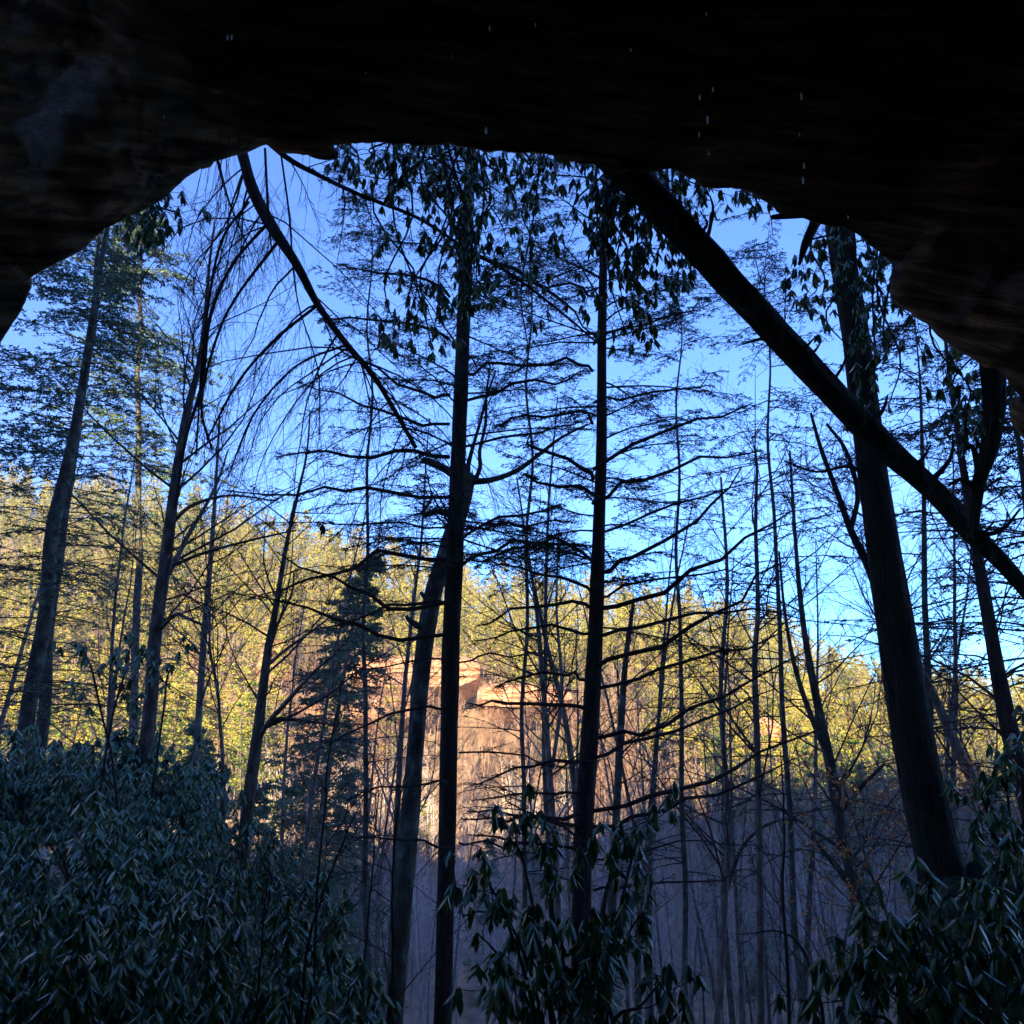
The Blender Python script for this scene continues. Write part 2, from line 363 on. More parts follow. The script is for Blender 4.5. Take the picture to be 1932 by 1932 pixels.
# ------------------------------------------------------------------ tree makers
def hemlock_limbs(rg, mbw, mbf, pts, rad, dens=1.0, leaf=.045, sec=.34, needles=True, wtw=.0028):
    """side twigs and flat needle sprays along the given limbs"""
    N = len(pts); L = np.linalg.norm(pts[:, -1] - pts[:, 0], axis=1)
    m = max(4, int(20 * dens))
    p, d, r, t = kids(rg, pts, rad, m, .12, .98, (45, 70), 'plane', .35)
    Ls = np.repeat(L, m); ln = Ls * sec * (1.05 - t) * rg.uniform(.5, 1.15, len(p)) + .08
    q, qr = grow(rg, p, d, ln, np.minimum(r * .5, .006) + .001, 4, (0, 0, -.25), .09, .4)
    tubes(mbw, q, qr, 3)
    m2 = 8
    p2, d2, r2, t2 = kids(rg, q, qr, m2, .1, 1, (35, 65), 'plane', .3)
    l2 = np.repeat(ln, m2) * .34 * (1.1 - t2) * rg.uniform(.5, 1.2, len(p2)) + .03
    q2, r2b = grow(rg, p2, d2, l2, np.full(len(p2), wtw), 1, (0, 0, -.15), .1, .5)
    tubes(mbw, q2, r2b, 3)
    if needles:
        m3 = 5
        p3, d3, _, _ = kids(rg, q2, r2b, m3, 0, 1, (25, 70), 'plane', .5)
        keep = rg.random(len(p3)) < .75; p3 = p3[keep]; d3 = d3[keep]
        blades(rg, mbf, p3, d3, leaf * rg.uniform(.6, 1.2, len(p3)), leaf * .17)

def bare_crown(rg, mb, pts, rad, n1=26, t0=.35, spread=(30, 60), L1=.28, tw=.004, lv=3, m2=9, m3=6, up=.5, wig=.1):
    H = np.linalg.norm(pts[:, -1] - pts[:, 0], axis=1)[0]
    p, d, r, t = kids(rg, pts, rad, n1, t0, .99, spread)
    ln = H * L1 * (1.15 - t * .8) * rg.uniform(.5, 1.1, n1)
    q, qr = grow(rg, p, d, ln, np.minimum(r * .32, ln * .007) + tw * .8, 5, (0, 0, up), wig, .25)
    tubes(mb, q, qr, 4)
    p2, d2, r2, t2 = kids(rg, q, qr, m2, .15, 1, (25, 60)); l2 = np.repeat(ln, m2) * .42 * (1.1 - t2 * .6) * rg.uniform(.5, 1.1, len(p2))
    q2, qr2 = grow(rg, p2, d2, l2, np.minimum(r2 * .45, .008) + tw * .5, 3, (0, 0, up * .7), wig, .35)
    tubes(mb, q2, qr2, 3)
    if lv > 2:
        p3, d3, r3, t3 = kids(rg, q2, qr2, m3, .1, 1, (20, 60)); l3 = np.repeat(l2, m3) * .45 * rg.uniform(.4, 1.1, len(p3))
        q3, qr3 = grow(rg, p3, d3, l3, np.full(len(p3), tw * .8), 2, (0, 0, up * .5), wig, .5)
        tubes(mb, q3, qr3, 3)
    return q, q2

LEAF_S = np.array([0, .14, .42, .74, 1.0]); LEAF_W = np.array([.10, .62, 1, .72, .03])
def rhodo_leaves(rg, mb, c, ax, nl=8, Ls=.12):
    """drooping winter whorls of long leathery leaves at c"""
    N = len(c); nn = N * nl
    ph = (np.arange(nl)[None, :] * 2 * np.pi / nl + rg.uniform(0, 6.28, (N, 1)) + rg.normal(0, .25, (N, nl))).ravel()
    C = np.repeat(c, nl, 0) + rg.normal(0, .008, (nn, 3)); A = np.repeat(norm(ax), nl, 0)
    h = np.stack((np.cos(ph), np.sin(ph), 0 * ph), -1)
    drop = np.radians(np.repeat(rg.normal(64, 10, N), nl) + rg.normal(0, 9, nn))[:, None]
    d = norm(h * np.cos(drop) + np.array([0, 0, -1.]) * np.sin(drop) + A * .25)
    side = norm(np.cross(d, np.array([0, 0, 1.])) + 1e-5); side = norm(side + rg.normal(0, .18, side.shape)); nrm = np.cross(side, d)
    nrm = nrm * np.sign(nrm[:, 2:3] + 1e-6)
    L = (Ls * rg.uniform(.7, 1.2, nn))[:, None, None]; w = L * rg.uniform(.14, .20, nn)[:, None, None]
    curl = rg.uniform(.0, .18, nn)[:, None, None]
    s = LEAF_S[None, :, None]; ww = LEAF_W[None, :, None]
    mid = C[:, None] + d[:, None] * L * s + np.array([0, 0, -1.]) * L * curl * s * s
    l = mid + side[:, None] * w * ww - nrm[:, None] * w * ww * .2
    r = mid - side[:, None] * w * ww - nrm[:, None] * w * ww * .2
    V = np.stack((l, mid, r), 2)            # nn,5,3,3
    idx = np.arange(nn * 15).reshape(nn, 5, 3)
    Fc = np.stack((idx[:, :-1, :-1], idx[:, :-1, 1:], idx[:, 1:, 1:], idx[:, 1:, :-1]), -1)
    mb.add(V, Fc)

def rhodo_mesh(seed, nstem=7, H=1.9, m2=7, m3=5, spread=.75, Ls=.12, nl=8, base=(0, 0, 0), lean=(0, 0, 0)):
    rg = np.random.default_rng(seed); mw, ml = MB(), MB()
    st = np.tile(np.array(base, float), (nstem, 1)) + rg.normal(0, .12, (nstem, 3)) * np.array([1, 1, 0])
    an = np.arange(nstem) * 2 * np.pi / nstem + rg.normal(0, .3, nstem)
    di = np.stack((np.cos(an) * spread, np.sin(an) * spread, np.ones(nstem)), -1) + np.array(lean)
    q, qr = grow(rg, st, di, H * rg.uniform(.75, 1.1, nstem), np.full(nstem, .022), 7, (0, 0, .1), .16, .4)
    tubes(mw, q, qr, 6)
    p, d, r, t = kids(rg, q, qr, m2, .25, 1, (35, 75)); ln = H * .36 * rg.uniform(.5, 1.1, len(p)) * (1.2 - t * .6)
    q2, qr2 = grow(rg, p, d, ln, np.minimum(r * .6, .012), 4, (0, 0, .5), .14, .5)
    tubes(mw, q2, qr2, 4)
    p3, d3, r3, t3 = kids(rg, q2, qr2, m3, .2, 1, (30, 70)); l3 = np.repeat(ln, m3) * .38 * rg.uniform(.5, 1.1, len(p3))
    q3, qr3 = grow(rg, p3, d3, l3, np.full(len(p3), .0045), 3, (0, 0, .7), .12, .6)
    tubes(mw, q3, qr3, 3)
    tips = np.vstack((q[:, -1], q2[:, -1], q3[:, -1])); ax = np.vstack((q[:, -1] - q[:, -2], q2[:, -1] - q2[:, -2], q3[:, -1] - q3[:, -2]))
    rhodo_leaves(rg, ml, tips, ax, nl, Ls)
    return mw, ml
def thing2(name, mbs, label, cat, group=None, loc=(0, 0, 0)):
    """mbs: list of (part name, mesh builder, material, smooth)"""
    o = tag(empty(name, loc), label, cat, group)
    for nm, b_, m_, sm in mbs:
        if b_ is not None and b_.V: b_.build(nm, m_, o, sm)
    return o
def rebase(mbs, base):
    for b_ in mbs:
        if b_: b_.V = [v - np.asarray(base) for v in b_.V]

# ------------------------------------------------------------------ far forest
def far_pine(seed, H=17):
    rg = np.random.default_rng(seed); mb = MB()
    pts, rad = grow(rg, np.zeros((1, 3)), np.array([[0, 0, 1.]]), np.array([H]), np.array([.20]), 7, (0, 0, 0), .03, .15)
    tubes(mb, pts, rad, 5, 1)
    n = 40; t = np.sort(rg.uniform(.28, .99, n)); p, tg, r, _ = sample(pts, rad, t[None])
    an = rg.uniform(0, 6.28, n); d = np.stack((np.cos(an), np.sin(an), rg.uniform(-.05, .45, n)), -1)
    ln = H * .24 * np.clip(1.06 - t, .07, 1) ** .75 * rg.uniform(.35, 1.3, n)
    q, qr = grow(rg, p, d, ln, np.full(n, .045), 3, (0, 0, .25), .1, .3); tubes(mb, q, qr, 3, 1)
    m = 34; c, dd, _, tt = kids(rg, q, qr, m, .3, 1.0, (20, 90), 'plane', .5); c = c + rg.normal(0, .16, c.shape) * np.array([1, 1, .6])
    dd = norm(dd * np.array([1, 1, .7]) + np.array([0, 0, .12]))
    blades(rg, mb, c, dd, rg.uniform(.2, .5, len(c)), rg.uniform(.05, .12, len(c)), 0)
    return mb
def far_bare(seed, H=14):
    rg = np.random.default_rng(seed); mb = MB()
    pts, rad = grow(rg, np.zeros((1, 3)), np.array([[0, 0, 1.]]), np.array([H]), np.array([.14]), 8, (0, 0, 0), .05, .2)
    tubes(mb, pts, rad, 5)
    bare_crown(rg, mb, pts, rad, 24, .3, (20, 50), .32, .016, 3, 6, 4, .6, .12)
    return mb
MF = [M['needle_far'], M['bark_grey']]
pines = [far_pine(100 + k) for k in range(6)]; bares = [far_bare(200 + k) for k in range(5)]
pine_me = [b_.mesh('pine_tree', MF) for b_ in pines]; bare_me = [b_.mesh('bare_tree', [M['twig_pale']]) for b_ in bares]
rg = np.random.default_rng(11)
# candidate sites over the far slope, closest first
def sites(n, y0, y1, seed):
    r_ = np.random.default_rng(seed); y = y0 + (y1 - y0) * r_.random(n) ** .85; px = r_.uniform(-260, 2190, n)
    x = (px - 966) / F * y * 1.02
    return x, y, px
def conifer_share(x, y, px):
    """conifers fill the upper slope, bare trees the lower one, in patches"""
    s = fbm(np.stack((x * .022, y * .022, x * 0 + 3), -1), 3)
    t = np.clip((y - 95) / 165, 0, 1)
    k = -0.38 + 1.75 * t + 1.5 * s
    k = k + np.where(px < 560, .45, 0) - np.where((px > 600) & (px < 1000) & (y > 140) & (y < 178), .28, 0) + np.where((px < 1150) & (y < 140), .55, 0)
    return k
x, y, px = sites(2900, 100, 268, 21); z = ground_z(x, y); ks = conifer_share(x, y, px)
isp = ks + rg.normal(0, .12, len(x)) > .08
order = np.argsort(y); cntp = cntb = 0
stuffp, stuffb = [], []
for j in order:
    sc = rg.uniform(.7, 1.25); rz = rg.uniform(0, 6.28)
    if isp[j]:
        stuffp.append((x[j], y[j], z[j], sc, rz, rg.integers(6)))
    elif rg.random() < .8:
        stuffb.append((x[j], y[j], z[j], sc * .9, rz, rg.integers(5)))
# ridge line trees stand out against the sky: always individuals
def band(px_):
    return ['far left end', 'left part', 'middle', 'right part', 'far right end'][int(np.clip((px_ + 0) / 390, 0, 4))]
for a in range(120):
    px_ = rg.uniform(-120, 2050); y_ = rg.uniform(245, 262); x_ = (px_ - 966) / F * y_ * 1.02; z_ = float(ground_z(np.array([x_]), np.array([y_]))[0])
    if rg.random() < .62:
        o = bpy.data.objects.new('pine_tree', pine_me[rg.integers(6)]); tag(o, 'sunlit yellow green pine on the skyline of the far ridge, %s of it' % band(px_), 'tree', 'pines along the far ridge line')
    else:
        o = bpy.data.objects.new('bare_tree', bare_me[rg.integers(5)]); tag(o, 'bare pinkish leafless tree on the skyline of the far ridge, %s of it' % band(px_), 'tree', 'bare trees along the far ridge line')
    COL.objects.link(o); o.location = (x_, y_, z_ - .3); s1 = rg.uniform(.6, 1.1); o.scale = (s1, s1, s1 * rg.uniform(.9, 1.15)); o.rotation_euler = (0, 0, rg.uniform(0, 6.28))
def individuals(lst, meshes, nm, lab, grp, n):
    for (x_, y_, z_, sc, rz, v) in lst[:n]:
        o = bpy.data.objects.new(nm, meshes[v]); COL.objects.link(o); o.location = (x_, y_, z_ - .3); o.scale = (sc, sc, sc); o.rotation_euler = (0, 0, rz)
        px_ = x_ / y_ / 1.02 * F + 966
        tag(o, lab % band(px_), 'tree', grp)
individuals(stuffp, pine_me, 'pine_tree', 'green pine low on the far valley side, %s of it', 'pines on the far valley side', 150)
individuals(stuffb, bare_me, 'bare_tree', 'leafless grey brown tree at the foot of the far slope, %s', 'bare trees at the foot of the far slope', 90)
def merge_stuff(lst, protos, name, mats, label, cat):
    mb = MB(); data = [b_.merged() for b_ in protos]
    for (x_, y_, z_, sc, rz, v) in lst:
        V, Fc, Mi = data[v]; c, s = math.cos(rz), math.sin(rz)
        Vn = V * sc; Vn = np.stack((Vn[:, 0] * c - Vn[:, 1] * s + x_, Vn[:, 0] * s + Vn[:, 1] * c + y_, Vn[:, 2] + z_ - .3), -1)
        mb.V.append(Vn); mb.F.append(Fc + mb.n); mb.M.append(Mi); mb.n += len(Vn)
    o = mb.build(name, mats); tag(o, label, cat, kind='stuff')
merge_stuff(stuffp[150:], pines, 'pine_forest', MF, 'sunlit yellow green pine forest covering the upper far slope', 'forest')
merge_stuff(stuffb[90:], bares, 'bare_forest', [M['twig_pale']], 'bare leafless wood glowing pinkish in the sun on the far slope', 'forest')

# orange sandstone ledges on the sunlit slope
def ledge(px0, px1, py, Y, h, label, seed):
    a = P(px0, py, Y); b_ = P(px1, py, Y); L = b_[0] - a[0]; nx, nz = 70, 26
    U, Z = np.meshgrid(np.linspace(0, 1, nx), np.linspace(0, 1, nz))
    env = np.clip(np.minimum(U, 1 - U) * 6, 0, 1) ** .6
    X = a[0] + U * L; ZZ = a[2] + (Z - .6) * h * (.35 + .65 * env)
    q = np.stack((X * .25, np.full_like(X, seed), ZZ * 1.1), -1)
    Yy = Y + 1.2 + Z * h * .25 - (1.8 * fbm(q, 4) + .8 * vnoise(q * np.array([.5, 1, 3]))) - 1.0 * env
    V = np.stack((X, Yy, ZZ), -1); top = V[-1].copy(); top[:, 1] += 9; top[:, 2] += 1.0; bot = V[0].copy(); bot[:, 1] += 7; bot[:, 2] -= 3
    V = np.concatenate((bot[None], V, top[None])); n, k, _ = V.shape; i = np.arange(n * k).reshape(n, k)
    mb = MB(); mb.add(V - a, np.stack((i[:-1, :-1], i[:-1, 1:], i[1:, 1:], i[1:, :-1]), -1))
    o = mb.build('rock_outcrop', M['cliff'], None, False, tuple(a)); tag(o, label, 'rock', 'sandstone ledges on the far slope')
ledge(660, 905, 1262, 172, 6, 'long orange sandstone ledge in sun behind the two middle trunks, the upper one', 2)
ledge(900, 1080, 1310, 166, 4, 'orange sandstone ledge in sun just right of the left middle trunk', 5)
ledge(560, 800, 1335, 158, 3.5, 'low orange sandstone ledge in sun, below the long one', 9)
ledge(475, 550, 1240, 170, 9, 'tall orange sandstone face in sun at left, behind the slim forked tree', 7)
ledge(1330, 1480, 1375, 150, 5, 'small orange sandstone ledge right of the second middle trunk', 12)

# ------------------------------------------------------------------ middle distance
def mid_bare(seed, H, r, tw=.006, n1=30, m2=8, m3=6, t0=.3, fork=False):
    rg = np.random.default_rng(seed); mt, mc = MB(), MB()
    pts, rad = grow(rg, np.zeros((1, 3)), np.array([[0, 0, 1.]]), np.array([H]), np.array([r]), 14, (0, 0, 0), .035, .12)
    tubes(mt, pts, rad, 8)
    if fork:
        p, tg, rr, _ = sample(pts, rad, np.array([[.38]]))
        fp, fr = grow(rg, p, tg + np.array([[.35, .1, 0]]), np.array([H * .55]), rr * .8, 10, (0, 0, .4), .04, .12)
        tubes(mt, fp, fr, 7); bare_crown(rg, mc, fp, fr, n1 // 2, .2, (30, 60), .36, tw, 3, m2, m3, .45, .12)
    bare_crown(rg, mc, pts, rad, n1, t0, (30, 65), .26, tw, 3, m2, m3, .45, .12)
    o = thing2('bare_tree', [('trunk', mt, M['bark_grey'], True), ('crown', mc, M['twig_grey'], False)], 'x', 'tree')
    return o
def mid_hemlock(seed, H, leaf=.2, nl=170):
    rg = np.random.default_rng(seed); mt, mw, mf = MB(), MB(), MB()
    pts, rad = grow(rg, np.zeros((1, 3)), np.array([[0, 0, 1.]]), np.array([H]), np.array([H * .012]), 12, (0, 0, 0), .02, .08)
    tubes(mt, pts, rad, 8)
    t = np.sort(rg.uniform(.14, .99, nl)); p, tg, r, _ = sample(pts, rad, t[None])
    an = rg.uniform(0, 6.28, nl); d = np.stack((np.cos(an), np.sin(an), rg.uniform(-.1, .3, nl)), -1)
    ln = H * .23 * np.clip(1.08 - t, .07, 1) ** .8 * rg.uniform(.55, 1.1, nl)
    q, qr = grow(rg, p, d, ln, np.full(nl, .022), 4, (0, 0, -.35), .07, .3); tubes(mw, q, qr, 3)
    c, d2, _, t2 = kids(rg, q, qr, 14, .1, 1, (40, 75), 'plane', .6); l2 = np.repeat(ln, 14) * .42 * (1.1 - t2) + .1
    q2, qr2 = grow(rg, c, d2, l2, np.full(len(c), .006), 2, (0, 0, -.3), .1, .5); tubes(mw, q2, qr2, 3)
    c, d3, _, _ = kids(rg, q2, qr2, 14, 0, 1, (30, 80), 'plane', .5)
    blades(rg, mf, c, d3, leaf * rg.uniform(.6, 1.3, len(c)), leaf * .2)
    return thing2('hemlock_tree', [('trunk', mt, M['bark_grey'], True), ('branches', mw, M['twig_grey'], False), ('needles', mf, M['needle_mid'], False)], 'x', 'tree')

bare_src = [mid_bare(300 + k, 22, .15, .0048, 34, 9, 8, .28, k % 3 == 1) for k in range(6)]
pole_src = [mid_bare(320 + k, 17, .085, .004, 26, 7, 7, .3) for k in range(4)]
for o in pole_src: o.name = 'pole_tree'
hem_src = [mid_hemlock(340 + k, 20) for k in range(4)]
used = set()
def put(src_list, k, px, y, sc, label, cat_group, rz, tilt=(0, 0)):
    x = (px - 966) / F * y * 1.02; z = float(ground_z(np.array([x]), np.array([y]))[0]) - .15
    src = src_list[k]
    if (id(src_list), k) not in used:
        used.add((id(src_list), k)); o = src; o.location = (x, y, z); o.rotation_euler = (tilt[0], tilt[1], rz); o.scale = (sc, sc, sc) if not isinstance(sc, tuple) else sc
    else:
        o = copy_tree(src, (x, y, z), rz, sc, None, tilt)
    o['label'] = label; o['category'] = 'tree'; o['group'] = cat_group
    return o
rg = np.random.default_rng(77)
def zone(px):
    if px < 285: return 'left of the forked grey tree'
    if px < 480: return 'behind the left rhododendron thicket'
    if px < 840: return 'left of the two dark middle trunks'
    if px < 1110: return 'seen between the two dark middle trunks'
    if px < 1430: return 'right of the second middle trunk'
    if px < 1700: return 'left of the big leaning trunk'
    return 'right of the big leaning trunk'
for a in range(44):           # tall bare trees
    px = rg.choice([rg.uniform(-60, 800), rg.uniform(900, 1950), rg.uniform(1150, 1900)]); y = rg.uniform(26, 62)
    lean = rg.normal(0, .04); w_ = 'right leaning ' if lean > .03 else ('left leaning ' if lean < -.03 else 'upright ')
    put(bare_src, a % 6, px, y, rg.uniform(.75, 1.15), w_ + ('nearer ' if y < 38 else 'middle ' if y < 50 else 'farther ') + 'bare grey tree, ' + zone(px), 'bare trees on the near valley slope', rg.uniform(0, 6.28), (rg.normal(0, .03), lean))
for a in range(84):          # slim poles of the valley bottom
    px = rg.choice([rg.uniform(560, 1900), rg.uniform(1150, 1900)]); y = rg.uniform(36, 95)
    put(pole_src, a % 4, px, y, rg.uniform(.75, 1.35), ('nearer ' if y < 55 else 'middle ' if y < 75 else 'farther ') + 'slim bare pole tree, ' + zone(px), 'slim pole trees in the valley bottom', rg.uniform(0, 6.28), (rg.normal(0, .03), rg.normal(0, .03)))
for (px, y, sc) in [(615, 44, (1.3, 1.3, 1.38)), (540, 50, .8), (690, 50, .85), (460, 60, 1.1), (1375, 70, .62), (1550, 46, .55), (1300, 82, .7), (930, 84, .7), (1120, 60, .5), (1660, 60, .75), (1800, 50, .8), (1880, 72, .9), (260, 56, .95), (20, 50, 1.0), (120, 72, 1.2), (420, 74, .8), (1000, 95, .6)]:
    lab = 'dark conical hemlock in shade standing below the orange ledges' if px == 615 else 'blue green shaded hemlock in the valley, ' + zone(px)
    put(hem_src, int(rg.integers(4)), px, y, sc, lab, 'shaded hemlocks in the valley', rg.uniform(0, 6.28))
# dense bare thicket covering the shaded valley bottom
lst = []
r_ = np.random.default_rng(91)
for a in range(640):
    y_ = r_.uniform(60, 125); px_ = r_.uniform(-100, 2040); x_ = (px_ - 966) / F * y_; lst.append((x_, y_, float(ground_z(np.array([x_]), np.array([y_]))[0]), r_.uniform(.5, .95), r_.uniform(0, 6.28), int(r_.integers(5))))
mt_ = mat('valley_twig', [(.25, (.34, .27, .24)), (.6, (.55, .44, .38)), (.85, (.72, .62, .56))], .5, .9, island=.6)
merge_stuff(lst, bares, 'valley_thicket', [mt_], 'dense grey leafless wood filling the shaded valley bottom', 'forest')

# ------------------------------------------------------------------ near trees
def hemlock_near(name, ctrl, limbs, label, seed, nrand=30, dens=1.0, bark='bark_dark', needles=True, leaf=.045, n=70, sides=18, tr=(.35, .99), Lr=(1.2, 2.6), flare=0, drop=-.35, nmat='needle', needle_top=1.0):
    rg = np.random.default_rng(seed); mt, mw, mf = MB(), MB(), MB()
    pts, rad = rooted(*pxpath(ctrl, n)); trunk_mesh(mt, pts, rad, sides, .05, seed, flare)
    ls = []
    for c in limbs:
        q, qr = pxpath(c, 9); q[:, 1:-1] += rg.normal(0, .04, q[:, 1:-1].shape); ls.append((q, qr))
    lm = []
    for q, qr in ls:
        b_ = MB(); tubes(b_, q, qr, 6); lm.append(b_)
    if ls:
        Q = np.concatenate([a for a, _ in ls]); QR = np.concatenate([b_ for _, b_ in ls])
        lowm = Q[:, 0, 2] < 2.2
        if (~lowm).any(): hemlock_limbs(rg, mw, mf, Q[~lowm], QR[~lowm], dens * 1.2, leaf, .30, needles)
        if lowm.any(): hemlock_limbs(rg, mw, mf, Q[lowm], QR[lowm], dens * .5, leaf * .8, .30, needles, .0022)
    if nrand:
        t = tr[0] + (tr[1] - tr[0]) * rg.random(nrand); p, tg, r, _ = sample(pts, rad, t[None])
        an = rg.uniform(0, 6.28, nrand); d = np.stack((np.cos(an), np.sin(an) * .8, rg.uniform(-.05, .45, nrand)), -1)
        ln = rg.uniform(*Lr, nrand)
        q, qr = grow(rg, p, d, ln, np.minimum(r * .3, .018), 7, (0, 0, drop), .08, .25); tubes(mw, q, qr, 5)
        hemlock_limbs(rg, mw, mf, q, qr, dens, leaf, .34, needles)
    base = pts[0, 0]; rebase([mt, mw, mf] + lm, base)
    return thing2(name, [('trunk', mt, M[bark], True)] + [('branch', b_, M['twig'], True) for b_ in lm] + [('twigs', mw, M['twig'], False), ('needles', mf, M[nmat], False)], label, 'tree', None, tuple(base))

T1 = [(828, 2040, 36, 12), (836, 1900, 34, 12), (843, 1600, 33, 12), (850, 1250, 34, 12), (858, 1050, 33, 12), (862, 930, 30, 12), (870, 720, 27, 12), (879, 500, 24, 12), (888, 300, 19, 12), (900, 60, 14, 12), (905, -120, 8, 12)]
l1 = []
for (y0, x1, y1, sag, w) in [(560, 640, 500, 15, 6), (640, 600, 600, 15, 6), (745, 620, 640, -25, 6), (800, 560, 720, -10, 6), (862, 520, 862, 12, 8), (938, 420, 925, 10, 7), (995, 480, 985, 6, 4), (1056, 470, 1128, 30, 8),
                             (1135, 520, 1040, -38, 8), (1142, 580, 1190, 14, 6), (1197, 470, 1120, -22, 8), (1330, 590, 1420, 25, 6), (1480, 640, 1500, 12, 5), (1600, 620, 1570, 8, 5), (1250, 640, 1290, 20, 4)]:
    xm = (850 + x1) / 2; l1.append([(848, y0, w * 1.0, 12), (xm + 70, (y0 * .75 + y1 * .25) - sag, w, 11.6), (xm - 40, (y0 * .35 + y1 * .65) - sag * .6, w * .7, 11.2), (x1, y1, w * .3, 10.8)])
for (y0, x1, y1, sag, w) in [(480, 1130, 640, 20, 8), (700, 1080, 690, 10, 6), (760, 1120, 700, 14, 6), (845, 1130, 780, 4, 5), (1000, 1080, 985, 10, 5), (1020, 1060, 950, 22, 6), (1070, 1120, 1030, 30, 7), (1250, 1040, 1230, 10, 4), (1420, 1080, 1450, 8, 4), (1590, 1040, 1640, 10, 4), (1720, 1000, 1760, 10, 4)]:
    xm = (870 + x1) / 2; l1.append([(866, y0, w * 1.0, 12), (xm - 40, y0 * .75 + y1 * .25 - sag, w, 12.3), (xm + 60, y0 * .35 + y1 * .65 - sag * .6, w * .7, 12.6), (x1, y1, w * .3, 13)])
hemlock_near('hemlock_tree', T1, l1, 'dark straight hemlock, left of the two middle ones, in front of a paler leaning trunk', 1, 56, 1.1, tr=(.44, .95))
T3 = [(1092, 2050, 40, 12.5), (1096, 1850, 39, 12.5), (1100, 1600, 37, 12.5), (1112, 1400, 34, 12.5), (1124, 1180, 29, 12.5), (1130, 1000, 24, 12.5), (1135, 820, 20, 12.5), (1136, 600, 17, 12.5), (1142, 400, 14, 12.5), (1150, 150, 10, 12.5), (1155, -60, 6, 12.5)]
l3 = []
for (y0, x1, y1, sag, w) in [(650, 1330, 560, 0, 5), (760, 1360, 700, -10, 5), (885, 1420, 760, 10, 7), (945, 1440, 850, 16, 7), (1010, 1450, 905, 12, 5), (1085, 1400, 880, -20, 8), (1130, 1440, 1080, 20, 5), (1205, 1520, 1170, 30, 7),
                             (1150, 1500, 960, -16, 9), (1262, 1480, 1060, -14, 9), (1300, 1500, 1180, -5, 7), (1395, 1520, 1230, -14, 8), (1430, 1460, 1300, 0, 7), (1530, 1560, 1370, -10, 9), (1560, 1500, 1430, -12, 8), (1620, 1450, 1600, 18, 4), (1680, 1420, 1640, -6, 5)]:
    xm = (1125 + x1) / 2; l3.append([(1120, y0, w * 1.0, 12.5), (xm - 80, y0 * .75 + y1 * .25 - sag * .8, w, 12), (xm + 60, y0 * .35 + y1 * .65 - sag, w * .7, 11.4), (x1, y1, w * .3, 10.8)])
for (y0, x1, y1, sag, w) in [(560, 960, 520, 10, 5), (700, 950, 720, 24, 6), (800, 940, 800, 26, 6), (905, 1000, 820, 0, 8), (950, 1000, 900, 20, 7), (1060, 900, 1070, 40, 7), (1120, 930, 1060, 15, 6), (1150, 900, 1180, 22, 7), (1195, 890, 1210, 12, 6),
                             (1285, 930, 1300, 22, 6), (1340, 880, 1325, 8, 8), (1440, 900, 1480, 22, 7), (1500, 900, 1510, 6, 6), (1545, 880, 1530, 0, 8), (1560, 870, 1545, 8, 8), (1600, 880, 1575, 0, 7), (1590, 930, 1470, -10, 5)]:
    xm = (1115 + x1) / 2; l3.append([(1118, y0, w * 1.0, 12.5), (xm + 50, y0 * .75 + y1 * .25 - sag, w, 12.2), (xm - 50, y0 * .35 + y1 * .65 - sag * .7, w * .7, 12), (x1, y1, w * .3, 11.8)])
hemlock_near('hemlock_tree', T3, l3, 'dark straight hemlock trunk, right of the two middle ones, rising from a rhododendron', 2, 52, 1.1, tr=(.42, .95))

# pale trunk with a broken top behind the left middle hemlock
def snag():
    rg = np.random.default_rng(3); mt, mc = MB(), MB(); lm = []
    pts, rad = pxpath([(735, 2050, 36, 14), (750, 1850, 35, 14), (768, 1620, 34, 14), (785, 1400, 33, 14), (800, 1230, 33, 14), (818, 1120, 34, 14), (845, 1035, 34, 14), (868, 960, 33, 14), (880, 895, 32, 14)], 80); pts, rad = rooted(pts, rad)
    trunk_mesh(mt, pts, rad, 20, .09, 3)
    for (c) in [[(870, 905, 20, 14), (840, 885, 16, 13.9), (812, 872, 15, 13.8), (798, 868, 13, 13.7)], [(885, 908, 16, 14), (925, 906, 12, 14), (975, 888, 10, 14), (1020, 855, 8, 14), (1060, 825, 6, 14), (1110, 800, 4, 14)],
                [(897, 905, 9, 14), (906, 880, 8, 14), (905, 850, 7, 14), (916, 800, 6, 14), (918, 740, 4, 14), (925, 690, 3, 14)], [(850, 968, 14, 14), (822, 965, 12, 13.9), (803, 972, 10, 13.8), (800, 963, 8, 13.8), (812, 945, 6, 13.8), (814, 930, 4, 13.8)],
                [(880, 890, 10, 14), (893, 840, 7, 14), (905, 800, 6, 14), (915, 760, 5, 14), (935, 700, 3, 14)]]:
        q, qr = pxpath(c, 16); ml = MB(); lm.append(ml); tubes(ml, q, qr, 8); bare_crown(rg, mc, q, qr, 12, .3, (30, 60), .5, .004, 3, 6, 5, .3, .15)
    # splintered top
    for k in range(9):
        a = rg.uniform(0, 6.28); p = pts[0, -1] + np.array([math.cos(a), math.sin(a), 0]) * .1; q, qr = grow(rg, p[None], np.array([[.1, 0, 1.]]), np.array([rg.uniform(.1, .3)]), np.array([.03]), 2, (0, 0, 0), .08, .05); tubes(mt, q, qr, 5)
    for (px, py) in [(772, 1170), (800, 1125)]:
        q, qr = pxpath([(px + 18, py + 12, 14, 13.9), (px, py, 10, 13.8), (px - 6, py - 8, 6, 13.8)], 4); tubes(mt, q, qr, 7)
    base = pts[0, 0]; rebase([mt, mc] + lm, base)
    thing2('snag_tree', [('trunk', mt, M['bark_lichen'], True)] + [('limb', b_, M['bark_lichen'], True) for b_ in lm] + [ ('twigs', mc, M['twig'], False)], 'lichen pale leaning trunk with a broken top, behind the left middle hemlock', 'tree', None, tuple(base))
snag()

